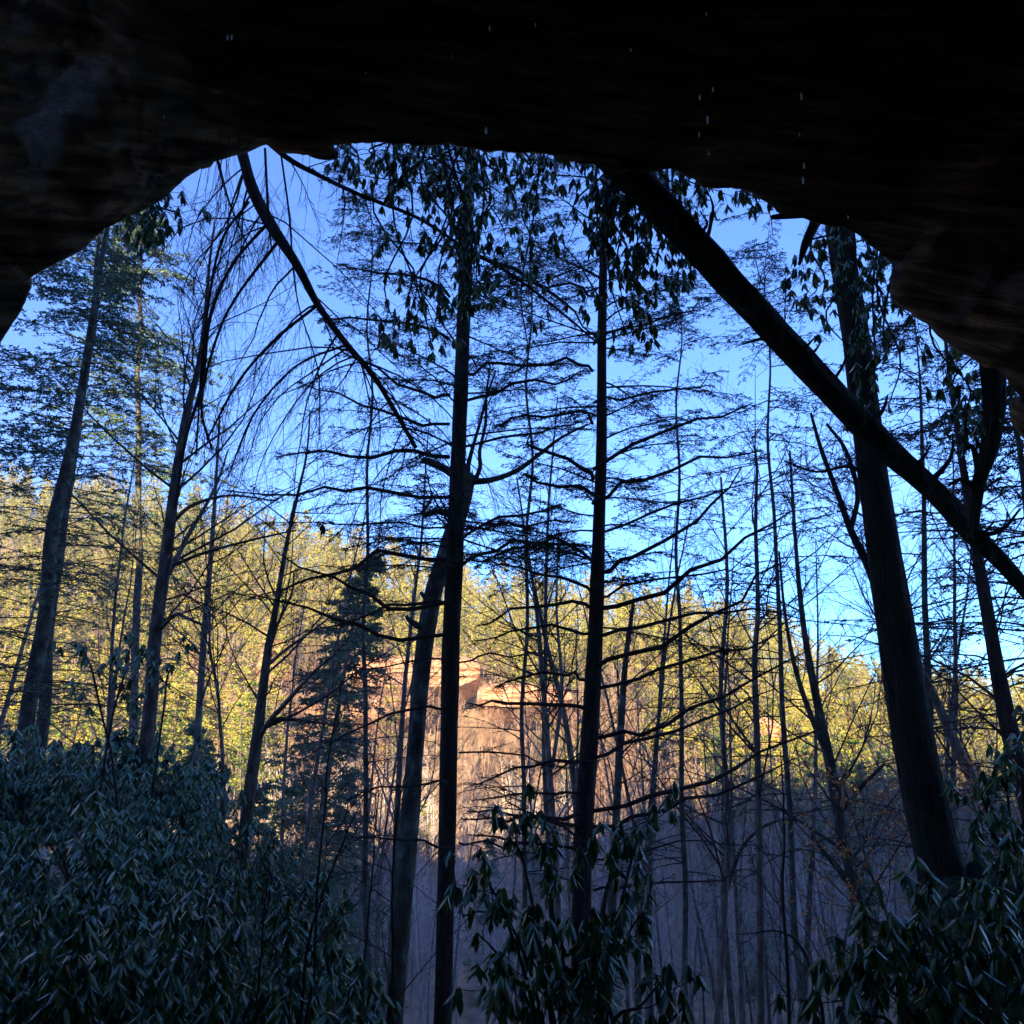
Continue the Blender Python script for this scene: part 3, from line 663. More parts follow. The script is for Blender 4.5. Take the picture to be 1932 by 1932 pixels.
def broad_tree(name, trunk, limbs, label, seed, bark='bark_grey', n1=24, t0=.35, tw=.004, up=.3, L1=.3, crown_limbs=True, m2=8, m3=6, flare=0, twig='twig', sides=14, cat='tree', rough=.06, nlm=10, lL=.45):
    rg = np.random.default_rng(seed); mt, mc = MB(), MB(); lm = []
    pts, rad = pxpath(trunk, 70); pts, rad = rooted(pts, rad) if cat == 'tree' else (pts, rad); trunk_mesh(mt, pts, rad, sides, rough, seed, flare)
    for c in limbs:
        q, qr = pxpath(c, 16); ml = MB(); tubes(ml, q, qr, 8); lm.append(ml)
        if crown_limbs: bare_crown(rg, mc, q, qr, nlm, .2, (30, 60), lL, tw, 3, 7, 5, up, .13)
    if n1: bare_crown(rg, mc, pts, rad, n1, t0, (35, 70), L1, tw, 3, m2, m3, up, .13)
    base = pts[0, 0]; rebase([mt, mc] + lm, base)
    return thing2(name, [('trunk', mt, M[bark], True)] + [('limb', b_, M[bark], True) for b_ in lm] + [('twigs', mc, M[twig], False)], label, cat, None, tuple(base))

broad_tree('bare_tree', [(448, 1750, 26, 15), (466, 1540, 24, 15), (488, 1370, 20, 15), (505, 1230, 15, 15), (520, 1150, 12, 15), (540, 1030, 8, 15), (560, 940, 6, 15), (578, 860, 4, 15), (585, 780, 3, 15)],
           [[(486, 1400, 12, 15), (505, 1365, 9, 14.8), (545, 1320, 9, 14.6), (590, 1270, 6, 14.4), (630, 1235, 4, 14.2)], [(484, 1385, 10, 15), (520, 1358, 8, 15.1), (575, 1360, 5, 15.2), (640, 1370, 3, 15.4)], [(500, 1260, 8, 15), (540, 1225, 6, 15), (590, 1190, 5, 15), (640, 1150, 3, 15)],
            [(508, 1215, 7, 15), (525, 1175, 5, 15), (550, 1120, 4, 15), (555, 1080, 3, 15)]],
           'slim dark forked tree rising from the right edge of the left thicket', 21, 'bark_grey', 26, .3)
broad_tree('bare_tree', [(268, 1480, 28, 16), (284, 1330, 25, 16), (293, 1200, 24, 16), (312, 1060, 22, 16), (328, 930, 19, 16), (350, 790, 15, 16), (375, 690, 11, 16), (388, 590, 8, 16), (395, 500, 5, 16), (405, 420, 3, 16)],
           [[(312, 1090, 14, 16), (330, 1060, 11, 16), (355, 1010, 9, 16), (385, 960, 7, 16), (412, 905, 5, 16), (430, 850, 3, 16)], [(300, 1190, 8, 16), (330, 1160, 7, 15.6), (350, 1165, 6, 15.2), (395, 1185, 4, 15)], [(322, 990, 9, 16), (360, 955, 7, 15.8), (430, 935, 5, 15.6), (520, 945, 3, 15.4)],
            [(320, 1070, 8, 16), (380, 1045, 6, 15.8), (470, 1020, 5, 15.6), (560, 1000, 3, 15.4)]],
           'grey forked tree behind the left thicket, between the twin trunks and the slim dark one', 22, 'bark_grey', 34, .3)
# tall twin hemlocks at the left, their tops in the sun
def tall_hemlock(ctrl, label, seed, nl=95, nmat='needle_mid', L0=4.8, nb=16, bs=1.0):
    rg = np.random.default_rng(seed); mt, mw, mf = MB(), MB(), MB()
    pts, rad = rooted(*pxpath(ctrl, 60)); zz = pts[0, :, 2:3] * .35 + seed
    pts = pts + np.concatenate((vnoise(np.concatenate((zz, zz * 0 + 3, zz * 0), 1))[:, None], vnoise(np.concatenate((zz, zz * 0 + 9, zz * 0), 1))[:, None], zz * 0), 1)[None] * .35
    trunk_mesh(mt, pts, rad, 12, .05, seed)
    t = np.sort(rg.uniform(.2, .99, nl)); p, tg, r, _ = sample(pts, rad, t[None])
    an = rg.uniform(0, 6.28, nl); d = np.stack((np.cos(an), np.sin(an), rg.uniform(.0, .35, nl)), -1)
    ln = L0 * np.clip(1.15 - t, .1, 1) ** .5 * rg.uniform(.6, 1.1, nl)
    q, qr = grow(rg, p, d, ln, np.full(nl, .022), 7, (0, 0, -.45), .06, .25); tubes(mw, q, qr, 4)
    m = 14; c, d2, _, t2 = kids(rg, q, qr, m, .1, 1, (45, 70), 'plane', .35); l2 = np.repeat(ln, m) * .32 * (1.1 - t2) * rg.uniform(.5, 1.1, len(c)) + .12
    q2, r2 = grow(rg, c, d2, l2, np.full(len(c), .006), 3, (0, 0, -.3), .1, .4); tubes(mw, q2, r2, 3)
    tl = np.repeat(t, m); k = rg.random(len(q2)) < np.clip((tl - .25) * 2.6, .12, 1); q2 = q2[k]; r2 = r2[k]
    c, d3, _, _ = kids(rg, q2, r2, nb, 0, 1, (30, 80), 'plane', .5); blades(rg, mf, c, d3, rg.uniform(.06, .13, len(c)) * bs, .018 * bs)
    base = pts[0, 0]; rebase([mt, mw, mf], base)
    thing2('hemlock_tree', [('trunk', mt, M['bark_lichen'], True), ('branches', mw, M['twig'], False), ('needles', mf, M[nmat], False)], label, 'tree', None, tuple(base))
tall_hemlock([(40, 1500, 30, 24), (58, 1340, 28, 24), (78, 1200, 27, 24), (100, 1050, 25, 24), (128, 900, 22, 24), (150, 770, 18, 24), (170, 640, 14, 24), (188, 500, 10, 24), (200, 400, 7, 24), (210, 300, 4, 24)], 'tall hemlock at the left edge, front one of the twin grey trunks', 31, 110, nb=22, bs=1.2)
tall_hemlock([(70, 1480, 24, 28), (82, 1340, 22, 28), (100, 1180, 21, 28), (118, 1000, 18, 28), (140, 850, 15, 28), (158, 700, 12, 28), (176, 560, 9, 28), (190, 440, 5, 28)], 'tall hemlock at the left edge, slimmer rear one of the twin grey trunks', 32, 110, nb=20, bs=1.3)
tall_hemlock([(-150, 1500, 30, 20), (-120, 1200, 26, 20), (-90, 900, 20, 20), (-60, 650, 12, 20), (-40, 450, 5, 20)], 'hemlock branches reaching in from the left edge below the cave wall', 33, 90)
tall_hemlock([(250, 1480, 16, 46), (256, 1200, 14, 46), (262, 900, 11, 46), (266, 620, 8, 46), (268, 400, 4, 46)], 'hemlock with a dense sunlit top standing right of the twin grey trunks', 34, 170, L0=8.0, nb=26, bs=1.9)

for k, (c, lab, nl, L0) in enumerate([
        ([(1990, 1700, 22, 15), (1960, 1300, 17, 15), (1930, 900, 11, 15), (1905, 720, 5, 15), (1905, 540, .5, 15)], 'dense hemlock at the right edge behind the fallen trunk', 90, 3.2),
        ([(1760, 1800, 16, 21), (1752, 1400, 13, 21), (1742, 1000, 9, 21), (1734, 660, 3, 21), (1734, 440, .5, 21)], 'slim hemlock behind the big leaning trunk, just right of it', 120, 3.8),
        ([(1500, 1800, 12, 25), (1480, 1400, 10, 25), (1462, 1000, 7, 25), (1450, 640, 3, 25), (1444, 380, .5, 25)], 'thin hemlock left of the big leaning trunk, rising behind the fallen one', 120, 4.6),
        ([(1290, 1800, 11, 29), (1286, 1400, 9, 29), (1282, 1000, 6, 29), (1280, 680, 3, 29), (1280, 500, .5, 29)], 'thin far hemlock right of the second middle trunk', 85, 4.0),
        ([(690, 1800, 11, 28), (692, 1400, 9, 28), (696, 1000, 6, 28), (700, 540, 3, 28), (700, 360, .5, 28)], 'thin far hemlock left of the pale leaning trunk', 90, 4.2),
        ([(990, 1800, 10, 27), (992, 1400, 8, 27), (998, 1000, 6, 27), (1000, 540, 3, 27), (1000, 360, .5, 27)], 'thin far hemlock centred between the two dark middle trunks', 85, 4.0)]):
    tall_hemlock(c, lab, 120 + k, int(nl * .8), 'needle', L0, 14)
# short dead stubs bristle from the fallen trunk
_rs = np.random.default_rng(404)
STUBS = []
for _k in range(16):
    _f = _rs.random() ** 1.3; _x = 1850 - 620 * _f; _y = 1020 - 645 * _f; _l = _rs.uniform(25, 70); _s = _rs.choice([-1, 1])
    STUBS.append([(_x, _y, 9, 8.2 - .9 * _f), (_x + .55 * _l, _y - _s * .5 * _l, 5, 8.1 - .9 * _f), (_x + _rs.uniform(.3, 1.2) * _l, _y - _s * _l, 2, 8.0 - .9 * _f)])
# big leaning mossy trunk on the right
broad_tree('leaning_tree', [(1850, 1900, 130, 9), (1800, 1740, 100, 9), (1765, 1600, 82, 9), (1738, 1480, 76, 9), (1712, 1330, 72, 9), (1690, 1180, 66, 9), (1668, 1040, 60, 9), (1648, 900, 54, 9), (1630, 760, 52, 9), (1612, 620, 48, 9), (1592, 500, 46, 9), (1575, 380, 44, 9), (1560, 250, 40, 9)],
           [[(1655, 1110, 18, 9), (1635, 1060, 16, 9.2), (1605, 1000, 13, 9.4), (1580, 930, 10, 9.6), (1550, 850, 8, 9.8), (1530, 780, 5, 10)], [(1605, 1000, 11, 9.4), (1618, 930, 9, 9.6), (1596, 850, 7, 9.9), (1560, 800, 5, 10.1)],
            [(1640, 900, 10, 9), (1600, 880, 7, 8.8), (1540, 890, 5, 8.6), (1480, 870, 3, 8.4)]],
           'thick mossy trunk leaning left at the right side, the stoutest tree', 41, 'bark_moss', 22, .45, .004, .2, .16, flare=.35, sides=28, rough=.06)
# dark log leaning across
rg = np.random.default_rng(42)
broad_tree('fallen_trunk', [(1990, 1180, 24, 8.6), (1900, 1070, 30, 8.4), (1830, 1000, 34, 8.2), (1760, 925, 38, 8.1), (1690, 860, 42, 8), (1600, 772, 46, 7.9), (1500, 668, 50, 7.8), (1410, 566, 50, 7.6), (1310, 460, 56, 7.5), (1210, 352, 60, 7.4), (1120, 258, 62, 7.3), (1040, 175, 64, 7.2)],
           [[(1640, 800, 14, 8), (1665, 775, 8, 8), (1675, 745, 3, 8)], [(1745, 920, 14, 8.1), (1790, 870, 8, 8), (1800, 830, 4, 8)], [(1850, 1010, 12, 8.2), (1890, 1000, 7, 8.1), (1925, 960, 4, 8)], [(1820, 985, 10, 8.2), (1850, 930, 7, 8.3), (1890, 900, 4, 8.3)], [(1560, 735, 9, 7.9), (1590, 690, 5, 7.8), (1600, 650, 3, 7.8)], [(1490, 660, 12, 7.8), (1440, 640, 7, 7.8), (1400, 650, 3, 7.7)],
            [(1330, 470, 9, 7.5), (1345, 400, 6, 7.5), (1340, 370, 3, 7.5)]] + STUBS,
           'thick black trunk fallen diagonally from the cave roof across the big leaning tree', 43, 'bark_moss', 26, .05, .004, -.2, .10, flare=0, sides=26, rough=.2, m2=5, m3=4, nlm=3, lL=.5)
broad_tree('bare_tree', [(1960, 1600, 34, 13), (1915, 1420, 31, 13), (1885, 1280, 27, 13), (1862, 1150, 23, 13), (1840, 1030, 19, 13), (1820, 900, 14, 13), (1802, 780, 10, 13), (1788, 680, 7, 13), (1775, 560, 4, 13)],
           [], 'dark slender tree at the right edge, leaning left beside the fallen trunk', 44, 'bark_dark', 38, .2, .004, -.1, .22)
broad_tree('crooked_limb', [(1865, 560, 48, 7.2), (1872, 690, 42, 7.2), (1876, 760, 36, 7.2), (1868, 840, 32, 7.3), (1850, 900, 24, 7.4), (1842, 950, 19, 7.5), (1838, 1000, 15, 7.6)],
           [[(1850, 900, 16, 7.4), (1838, 850, 10, 7.4), (1828, 838, 6, 7.4)], [(1845, 925, 14, 7.4), (1815, 905, 9, 7.4), (1790, 915, 4, 7.4)]], 'crooked mossy limb hanging from the cave rim at the far right', 45, 'bark_moss', 14, .3, .003, -.5, .5, sides=20, cat='limb', rough=.1)
broad_tree('bare_tree', [(1920, 1700, 26, 18), (1870, 1540, 24, 18), (1810, 1420, 20, 18), (1770, 1330, 16, 18), (1720, 1220, 12, 18), (1690, 1120, 8, 18), (1670, 1000, 5, 18)], [], 'grey tree leaning left behind the big leaning trunk', 46, 'bark_grey', 26, .3)
broad_tree('beech_tree', [(1650, 2000, 30, 19), (1638, 1820, 27, 19), (1612, 1670, 25, 19), (1588, 1570, 22, 19), (1568, 1450, 20, 19), (1545, 1340, 16, 19), (1522, 1220, 12, 19), (1508, 1110, 9, 19), (1498, 980, 6, 19), (1490, 850, 4, 19)],
           [[(1568, 1440, 14, 19), (1530, 1350, 11, 19), (1500, 1260, 9, 19), (1480, 1150, 6, 19), (1470, 1040, 4, 19)], [(1580, 1540, 9, 19), (1630, 1480, 7, 18.8), (1670, 1440, 5, 18.6)], [(1612, 1680, 12, 19), (1580, 1640, 9, 18.8), (1540, 1590, 5, 18.6)]],
           'crooked grey tree with knees in its trunk, left of the big leaning trunk', 47, 'bark_lichen', 34, .25)
broad_tree('bare_tree', [(1436, 2040, 14, 17), (1434, 1700, 13, 17), (1430, 1450, 12, 17), (1424, 1250, 11, 17), (1430, 1150, 9, 17), (1426, 1000, 7, 17), (1428, 880, 5, 17), (1425, 860, 3, 17), (1425, 680, .5, 17)],
           [[(1428, 1420, 6, 17), (1390, 1370, 5, 17), (1340, 1290, 3, 17)]], 'slim straight pole tree standing between the second middle trunk and the big leaning one', 48, 'bark_grey', 30, .3)
broad_tree('bare_tree', [(1350, 2040, 16, 20), (1366, 1700, 15, 20), (1374, 1560, 12, 20), (1360, 1300, 9, 20), (1372, 1100, 7, 20), (1360, 900, 4, 20)], [[(1370, 1680, 9, 20), (1400, 1600, 7, 20), (1440, 1560, 5, 20), (1480, 1545, 3, 20)]], 'pale forked sapling just left of the slim straight pole tree', 49, 'bark_grey', 28, .3)
broad_tree('bare_tree', [(1052, 1700, 13, 21), (1040, 1500, 12, 21), (1025, 1300, 10, 21), (1012, 1150, 7, 21), (990, 1000, 4, 21), (975, 900, 3, 21)], [[(1042, 1450, 8, 21), (1060, 1300, 7, 21), (1050, 1150, 5, 21), (1055, 1000, 3, 21)]], 'left one of a crossing pair of slim grey trees between the middle trunks', 50, 'bark_grey', 26, .3)
broad_tree('bare_tree', [(1100, 1750, 13, 22), (1085, 1500, 12, 22), (1065, 1350, 10, 22), (1035, 1230, 8, 22), (1010, 1120, 6, 22), (985, 1010, 3, 22)], [], 'right one of a crossing pair of slim grey trees between the middle trunks', 51, 'bark_grey', 26, .3)
broad_tree('bare_tree', [(1150, 1800, 18, 17), (1160, 1600, 16, 17), (1170, 1400, 14, 17), (1180, 1250, 11, 17), (1195, 1140, 7, 17)], [], 'grey leafless trunk just right of the second middle trunk', 52, 'bark_lichen', 20, .3)
broad_tree('bare_tree', [(365, 1500, 13, 22), (375, 1350, 13, 22), (385, 1200, 12, 22), (398, 1050, 9, 22), (408, 900, 6, 22), (415, 780, 3, 22)], [], 'pale thin tree just right of the forked grey tree', 53, 'bark_grey', 24, .3)

# limb sweeping down from the cliff top at the left, with long drooping twigs
def sweeping_limb():
    rg = np.random.default_rng(61); mt, mc = MB(), MB()
    pts, rad = pxpath([(425, 180, 26, 8.6), (458, 295, 21, 8.7), (478, 360, 22, 8.8), (515, 430, 23, 8.9), (560, 500, 18, 9), (600, 575, 14, 9.2), (650, 645, 12, 9.4), (705, 710, 10, 9.6), (745, 775, 9, 9.8), (785, 845, 8, 10)], 70)
    trunk_mesh(mt, pts, rad, 14, .1, 61)
    n = 34; t = np.sort(rg.uniform(.12, .98, n)); p, tg, r, _ = sample(pts, rad, t[None])
    sgn = np.where(rg.random(n) < .72, -1, 1)
    d = np.stack((sgn * rg.uniform(.5, 1.0, n), rg.uniform(-.3, .8, n), rg.uniform(-.9, .1, n)), -1)
    q, qr = grow(rg, p, d, rg.uniform(1.2, 3.2, n), np.minimum(r * .35, .014), 11, (0, .1, -1.1), .11, .2); tubes(mc, q, qr, 4)
    p2, d2, r2, t2 = kids(rg, q, qr, 10, .1, 1, (15, 50)); q2, qr2 = grow(rg, p2, d2, rg.uniform(.3, 1.1, len(p2)), np.full(len(p2), .0035), 5, (0, 0, -.5), .1, .4); tubes(mc, q2, qr2, 3)
    p3, d3, r3, t3 = kids(rg, q2, qr2, 5, .1, 1, (20, 60)); q3, qr3 = grow(rg, p3, d3, rg.uniform(.1, .35, len(p3)), np.full(len(p3), .002), 2, (0, 0, -.3), .15, .6); tubes(mc, q3, qr3, 3)
    base = pts[0, 0]; rebase([mt, mc], base)
    thing2('sweeping_limb', [('limb', mt, M['bark_dark'], True), ('twigs', mc, M['twig'], False)], 'curved dark limb sweeping down from the cave rim at the left, with drooping twigs', 'limb', None, tuple(base))
    # the dark bundle of long twigs left of it
    rg = np.random.default_rng(62); mt, mc = MB(), MB()
    paths = [[(508, 418, 7, 8.85), (438, 500, 6, 9), (396, 600, 7, 9.1), (382, 720, 6, 9.2), (350, 830, 6, 9.3), (330, 960, 5, 9.4)], [(525, 455, 7, 8.9), (446, 560, 5, 9), (408, 640, 5, 9.1), (380, 760, 5, 9.2), (400, 850, 4, 9.3)],
             [(470, 380, 5, 8.8), (420, 450, 5, 8.9), (395, 560, 5, 9), (380, 700, 5, 9.1), (370, 860, 3, 9.2)], [(600, 575, 6, 9.2), (520, 640, 6, 9.2), (450, 720, 5, 9.3), (390, 830, 4, 9.4)], [(655, 650, 5, 9.4), (560, 690, 4, 9.3), (480, 780, 4, 9.3), (430, 900, 3, 9.4)], [(410, 300, 7, 8.5), (432, 380, 4, 8.6), (470, 470, 3, 8.7)],
             [(530, 290, 4, 8.4), (545, 400, 4, 8.5), (560, 560, 3, 8.6), (600, 700, 3, 8.7), (602, 830, 2, 8.8)], [(500, 280, 5, 8.4), (505, 380, 5, 8.5), (512, 470, 3, 8.6)]]
    q = np.concatenate([pxpath(c, 24)[0] for c in paths]); qr = np.concatenate([pxpath(c, 24)[1] for c in paths]); lm = []
    for k in range(len(q)):
        b_ = MB(); tubes(b_, q[k:k+1], qr[k:k+1], 6); lm.append(b_)
    p2, d2, r2, t2 = kids(rg, q, qr, 30, .1, 1, (15, 55)); d2 = norm(d2 + np.array([-.1, 0, -.5])); q2, qr2 = grow(rg, p2, d2, rg.uniform(.3, 1.2, len(p2)), np.full(len(p2), .004), 5, (0, 0, -.5), .1, .4); tubes(mc, q2, qr2, 3)
    p3, d3, r3, t3 = kids(rg, q2, qr2, 5, .1, 1, (20, 60)); q3, qr3 = grow(rg, p3, d3, rg.uniform(.1, .35, len(p3)), np.full(len(p3), .002), 2, (0, 0, -.3), .15, .6); tubes(mc, q3, qr3, 3)
    base = q[0, 0].copy(); rebase([mc] + lm, base)
    thing2('hanging_branches', [('branch', b_, M['bark_dark'], True) for b_ in lm] + [('twigs', mc, M['twig'], False)], 'dense dark bundle of long thin branches hanging left of the curved limb', 'branch', None, tuple(base))
sweeping_limb()
broad_tree('hanging_branch', [(500, 262, 14, 8), (545, 300, 11, 8), (600, 330, 9, 8.1), (680, 368, 8, 8.2), (790, 412, 7, 8.4), (880, 470, 6, 8.6), (960, 515, 6, 8.8), (1060, 590, 5, 9), (1130, 650, 3, 9.2)], [], 'long thin branch crossing the sky from the rim towards the middle trunks', 63, 'bark_dark', 20, .1, .003, -.3, .22, cat='branch', sides=8)
for k, (c, lab) in enumerate([([(565, 262, 30, 7.3), (590, 282, 26, 7.3), (612, 292, 20, 7.3), (632, 294, 10, 7.3)], 'broken stub of rotten wood under the rim above the curved limb'), ([(1548, 380, 22, 7.2), (1538, 420, 20, 7.2), (1520, 460, 16, 7.2), (1508, 500, 5, 7.2)], 'jagged broken stub hanging from the rim above the fallen trunk'), ([(1540, 402, 18, 7.2), (1500, 405, 16, 7.2), (1456, 410, 9, 7.2)], 'short stub jutting left under the rim beside the hanging one')]):
    mt = MB(); pts, rad = pxpath(c, 24); trunk_mesh(mt, pts, rad, 12, .2, 70 + k); b0 = pts[0, 0].copy(); rebase([mt], b0); tag(mt.build('wood_stub', M['stub'], None, True, tuple(b0)), lab, 'wood stub')
# rootlets hanging from the rim
rg = np.random.default_rng(64); mt = MB(); n = 44
st = np.array([P(rg.uniform(388, 446) if k < 32 else rg.uniform(540, 720), rg.uniform(60, 300) if k < 32 else 262, 7.05 if k >= 32 else rg.uniform(6.0, 7.0)) for k in range(n)]); q, qr = grow(rg, st, np.tile([[0, 0, -1.]], (n, 1)) + rg.normal(0, .05, (n, 3)), rg.uniform(.4, 1.5, n), np.full(n, .003), 12, (0, 0, 0), .05, .4); tubes(mt, q, qr, 3)
b0 = st[0].copy(); rebase([mt], b0); tag(mt.build('hanging_roots', M['twig'], None, False, tuple(b0)), 'thin dark rootlets hanging from the cave roof beside the curved limb', 'roots')

# ------------------------------------------------------------------ rhododendrons
def place_rhodo(k_src, px, py_top, Y, sc, rz, label, grp='rhododendron thicket at the left', H=2.0):
    top = P(px, py_top, Y); g = float(ground_z(top[:1], top[1:2])[0]); z = min(top[2] - H * sc, 99)
    z = max(z, g - .9) if z < g else z
    s = rsrc[k_src]
    if k_src not in rused:
        rused.add(k_src); o = s; o.location = (top[0], Y, z); o.scale = (sc,) * 3; o.rotation_euler = (0, 0, rz)
    else: o = copy_tree(s, (top[0], Y, z), rz, sc)
    o['label'] = label; o['group'] = grp
rsrc = []; rused = set()
for k in range(6):
    mw, ml = rhodo_mesh(400 + k, 8, 1.9, 6, 5, .8, .145, 8)
    rsrc.append(thing2('rhododendron_bush', [('stems', mw, M['bark_grey'], False), ('leaves', ml, M['rhodo'], False)], 'x', 'bush'))
rg = np.random.default_rng(81)
top_line = lambda px: np.interp(px, [-200, 0, 150, 300, 400, 480, 560, 640, 720, 800, 860], [1400, 1390, 1360, 1345, 1440, 1520, 1620, 1740, 1820, 1870, 1920])
rows = [(17, 0, 9), (14.5, 60, 8), (12.5, 120, 7), (10.5, 190, 6), (9, 260, 6), (7.6, 340, 5), (6.4, 420, 5), (5.4, 500, 4)]
names = ['farthest row', 'second row from the back', 'third row from the back', 'fourth row from the back', 'middle rows', 'near middle rows', 'second nearest row', 'nearest row']
cc = 0
for ri, (Y, dy, n) in enumerate(rows):
    xmax = np.interp(Y, [5, 9, 13, 17], [700, 760, 560, 400])
    for a in range(n):
        px = -120 + (xmax + 120) * (a + rg.uniform(.15, .85)) / n
        py = top_line(px) + dy * np.interp(px, [0, 500, 760], [1, .8, .25]) + rg.normal(0, 30)
        place_rhodo(cc % 6, px, py, Y + rg.uniform(-.5, .5), rg.uniform(.75, 1.1) * np.interp(Y, [5, 17], [.72, 1.15]), rg.uniform(0, 6.28), 'leafy rhododendron of the left thicket, %s, %s' % (names[ri], ['left end of it', 'below the twin trunks', 'below the forked grey tree', 'beside the slim dark tree', 'right end of it'][int(np.clip((px + 60) / 150, 0, 4))]))
        cc += 1
def rhodo_custom(tips_px, base, stems, label, seed, Ls=.13, nl=8, m2=7, dr=.5, jitter=.25, name='rhododendron_bush', hang=False):
    """stems: list of control paths (px,py,w,Y); whorls at the ends of their side shoots"""
    rg = np.random.default_rng(seed); mw, ml = MB(), MB()
    q = np.concatenate([pxpath(c, 12)[0] for c in stems]); qr = np.concatenate([pxpath(c, 12)[1] for c in stems]); lm = []
    for k in range(len(q)):
        b_ = MB(); q1, r1 = q[k:k+1], qr[k:k+1]
        if not hang: q1, r1 = rooted(q1, r1, 4)
        tubes(b_, q1, r1, 6); lm.append(b_)
    p, d, r, t = kids(rg, q, qr, m2, .2, 1, (30, 80)); ln = rg.uniform(.15, .6, len(p)) * dr / .5
    q2, qr2 = grow(rg, p, d, ln, np.full(len(p), .005), 4, (0, 0, -.5 if hang else .5), .15, .6); tubes(mw, q2, qr2, 4)
    p3, d3, r3, t3 = kids(rg, q2, qr2, 3, .3, 1, (30, 70)); q3, qr3 = grow(rg, p3, d3, rg.uniform(.08, .25, len(p3)), np.full(len(p3), .004), 2, (0, 0, .4), .12, .6); tubes(mw, q3, qr3, 3)
    tips = np.vstack((q[:, -1], q2[:, -1], q3[:, -1])); ax = np.vstack((q[:, -1] - q[:, -2], q2[:, -1] - q2[:, -2], q3[:, -1] - q3[:, -2]))
    rhodo_leaves(rg, ml, tips, ax, nl, Ls)
    b0 = q[0, 0].copy(); rebase([mw, ml] + lm, b0)
    return thing2(name, [('stem', b_, M['bark_dark'], False) for b_ in lm] + [('twigs', mw, M['bark_dark'], False), ('leaves', ml, M['rhodo'], False)], label, 'bush', None, tuple(b0))
# the one round the foot of the second middle trunk
S = []
for (x1, y1, Y1) in [(890, 1640, 6.4), (930, 1700, 6.2), (960, 1580, 6.6), (1010, 1570, 6.8), (1030, 1660, 6.5), (1090, 1610, 6.7), (1160, 1640, 6.8), (1180, 1570, 6.9), (1235, 1545, 7), (1215, 1720, 6.5), (1120, 1740, 6.2), (1060, 1780, 6.1), (1240, 1860, 5.9), (1290, 1900, 5.8), (930, 1880, 5.8), (990, 1900, 5.7), (1080, 1890, 5.7), (1150, 1850, 5.9), (900, 1760, 6), (1180, 1920, 5.6), (1000, 1800, 6)]:
    x0 = 1080 + (x1 - 1080) * .15
    S.append([(x0, 2080, 9, 6.2), (x0 * .6 + x1 * .4, 1980 * .55 + y1 * .45, 7, 6.2), (x0 * .25 + x1 * .75, y1 + 40, 5, Y1), (x1, y1, 3, Y1)])
rhodo_custom(None, None, S, 'dark rhododendron with drooping leaves round the foot of the second middle trunk', 501, .125, 7, 3, .34)
# hanging from above in front of the sky
def hang(x0, x1, y1, n, Y, seed, label, top=240, m2=6, Ls=.12, y0=300):
    r_ = np.random.default_rng(seed); S = []
    for k in range(n):
        x = r_.uniform(x0, x1); ye = y0 + (y1 - y0) * r_.random() ** 1.3; xb = x + r_.normal(0, 30); YY = Y + r_.uniform(-.4, .6)
        S.append([(xb, top, 5, YY), (xb * .6 + x * .4 + r_.normal(0, 28), top * .6 + ye * .4, 4, YY + r_.normal(0, .1)), (x + r_.normal(0, 22), top * .25 + ye * .75, 3.5, YY), (x, ye, 2, YY)])
    rhodo_custom(None, None, S, label, seed, Ls, 7, m2, .42, hang=True)
hang(745, 900, 640, 9, 8.2, 511, 'rhododendron drooping from above round the top of the left middle trunk', m2=5)
hang(860, 1020, 560, 6, 8.0, 512, 'rhododendron drooping from above between the two middle trunks', m2=5)
hang(1050, 1230, 620, 12, 7.9, 513, 'dense dark rhododendron drooping from above round the top of the right middle trunk', m2=6)
hang(1180, 1310, 600, 6, 7.9, 514, 'rhododendron drooping below the upper end of the fallen trunk', m2=5, y0=380)
hang(720, 1010, 720, 7, 8.6, 515, 'sparse low hanging rhododendron sprays crossing the left middle trunk', m2=4, y0=560)
hang(1540, 1690, 640, 5, 8.4, 516, 'pale leafed rhododendron hanging under the right rim round the big leaning trunk', top=400, m2=5, y0=450)
hang(1600, 1690, 830, 5, 8.2, 517, 'sparse rhododendron sprays hanging right of the big leaning trunk', top=410, m2=3, y0=600)
hang(660, 730, 310, 4, 7.8, 518, 'small rhododendron spray under the rim above the thin crossing branch', m2=3, y0=290)
hang(260, 345, 450, 3, 7.6, 519, 'small rhododendron clump hanging under the left rim', top=370, m2=4, y0=400)
hang(1780, 1910, 850, 4, 7.6, 520, 'rhododendron sprays hanging by the crooked limb at the far right', top=550, m2=3, y0=740)
hang(1260, 1470, 370, 6, 7.7, 521, 'thin leafy twigs hanging under the rim right of the fallen trunk', top=300, m2=2, y0=340)
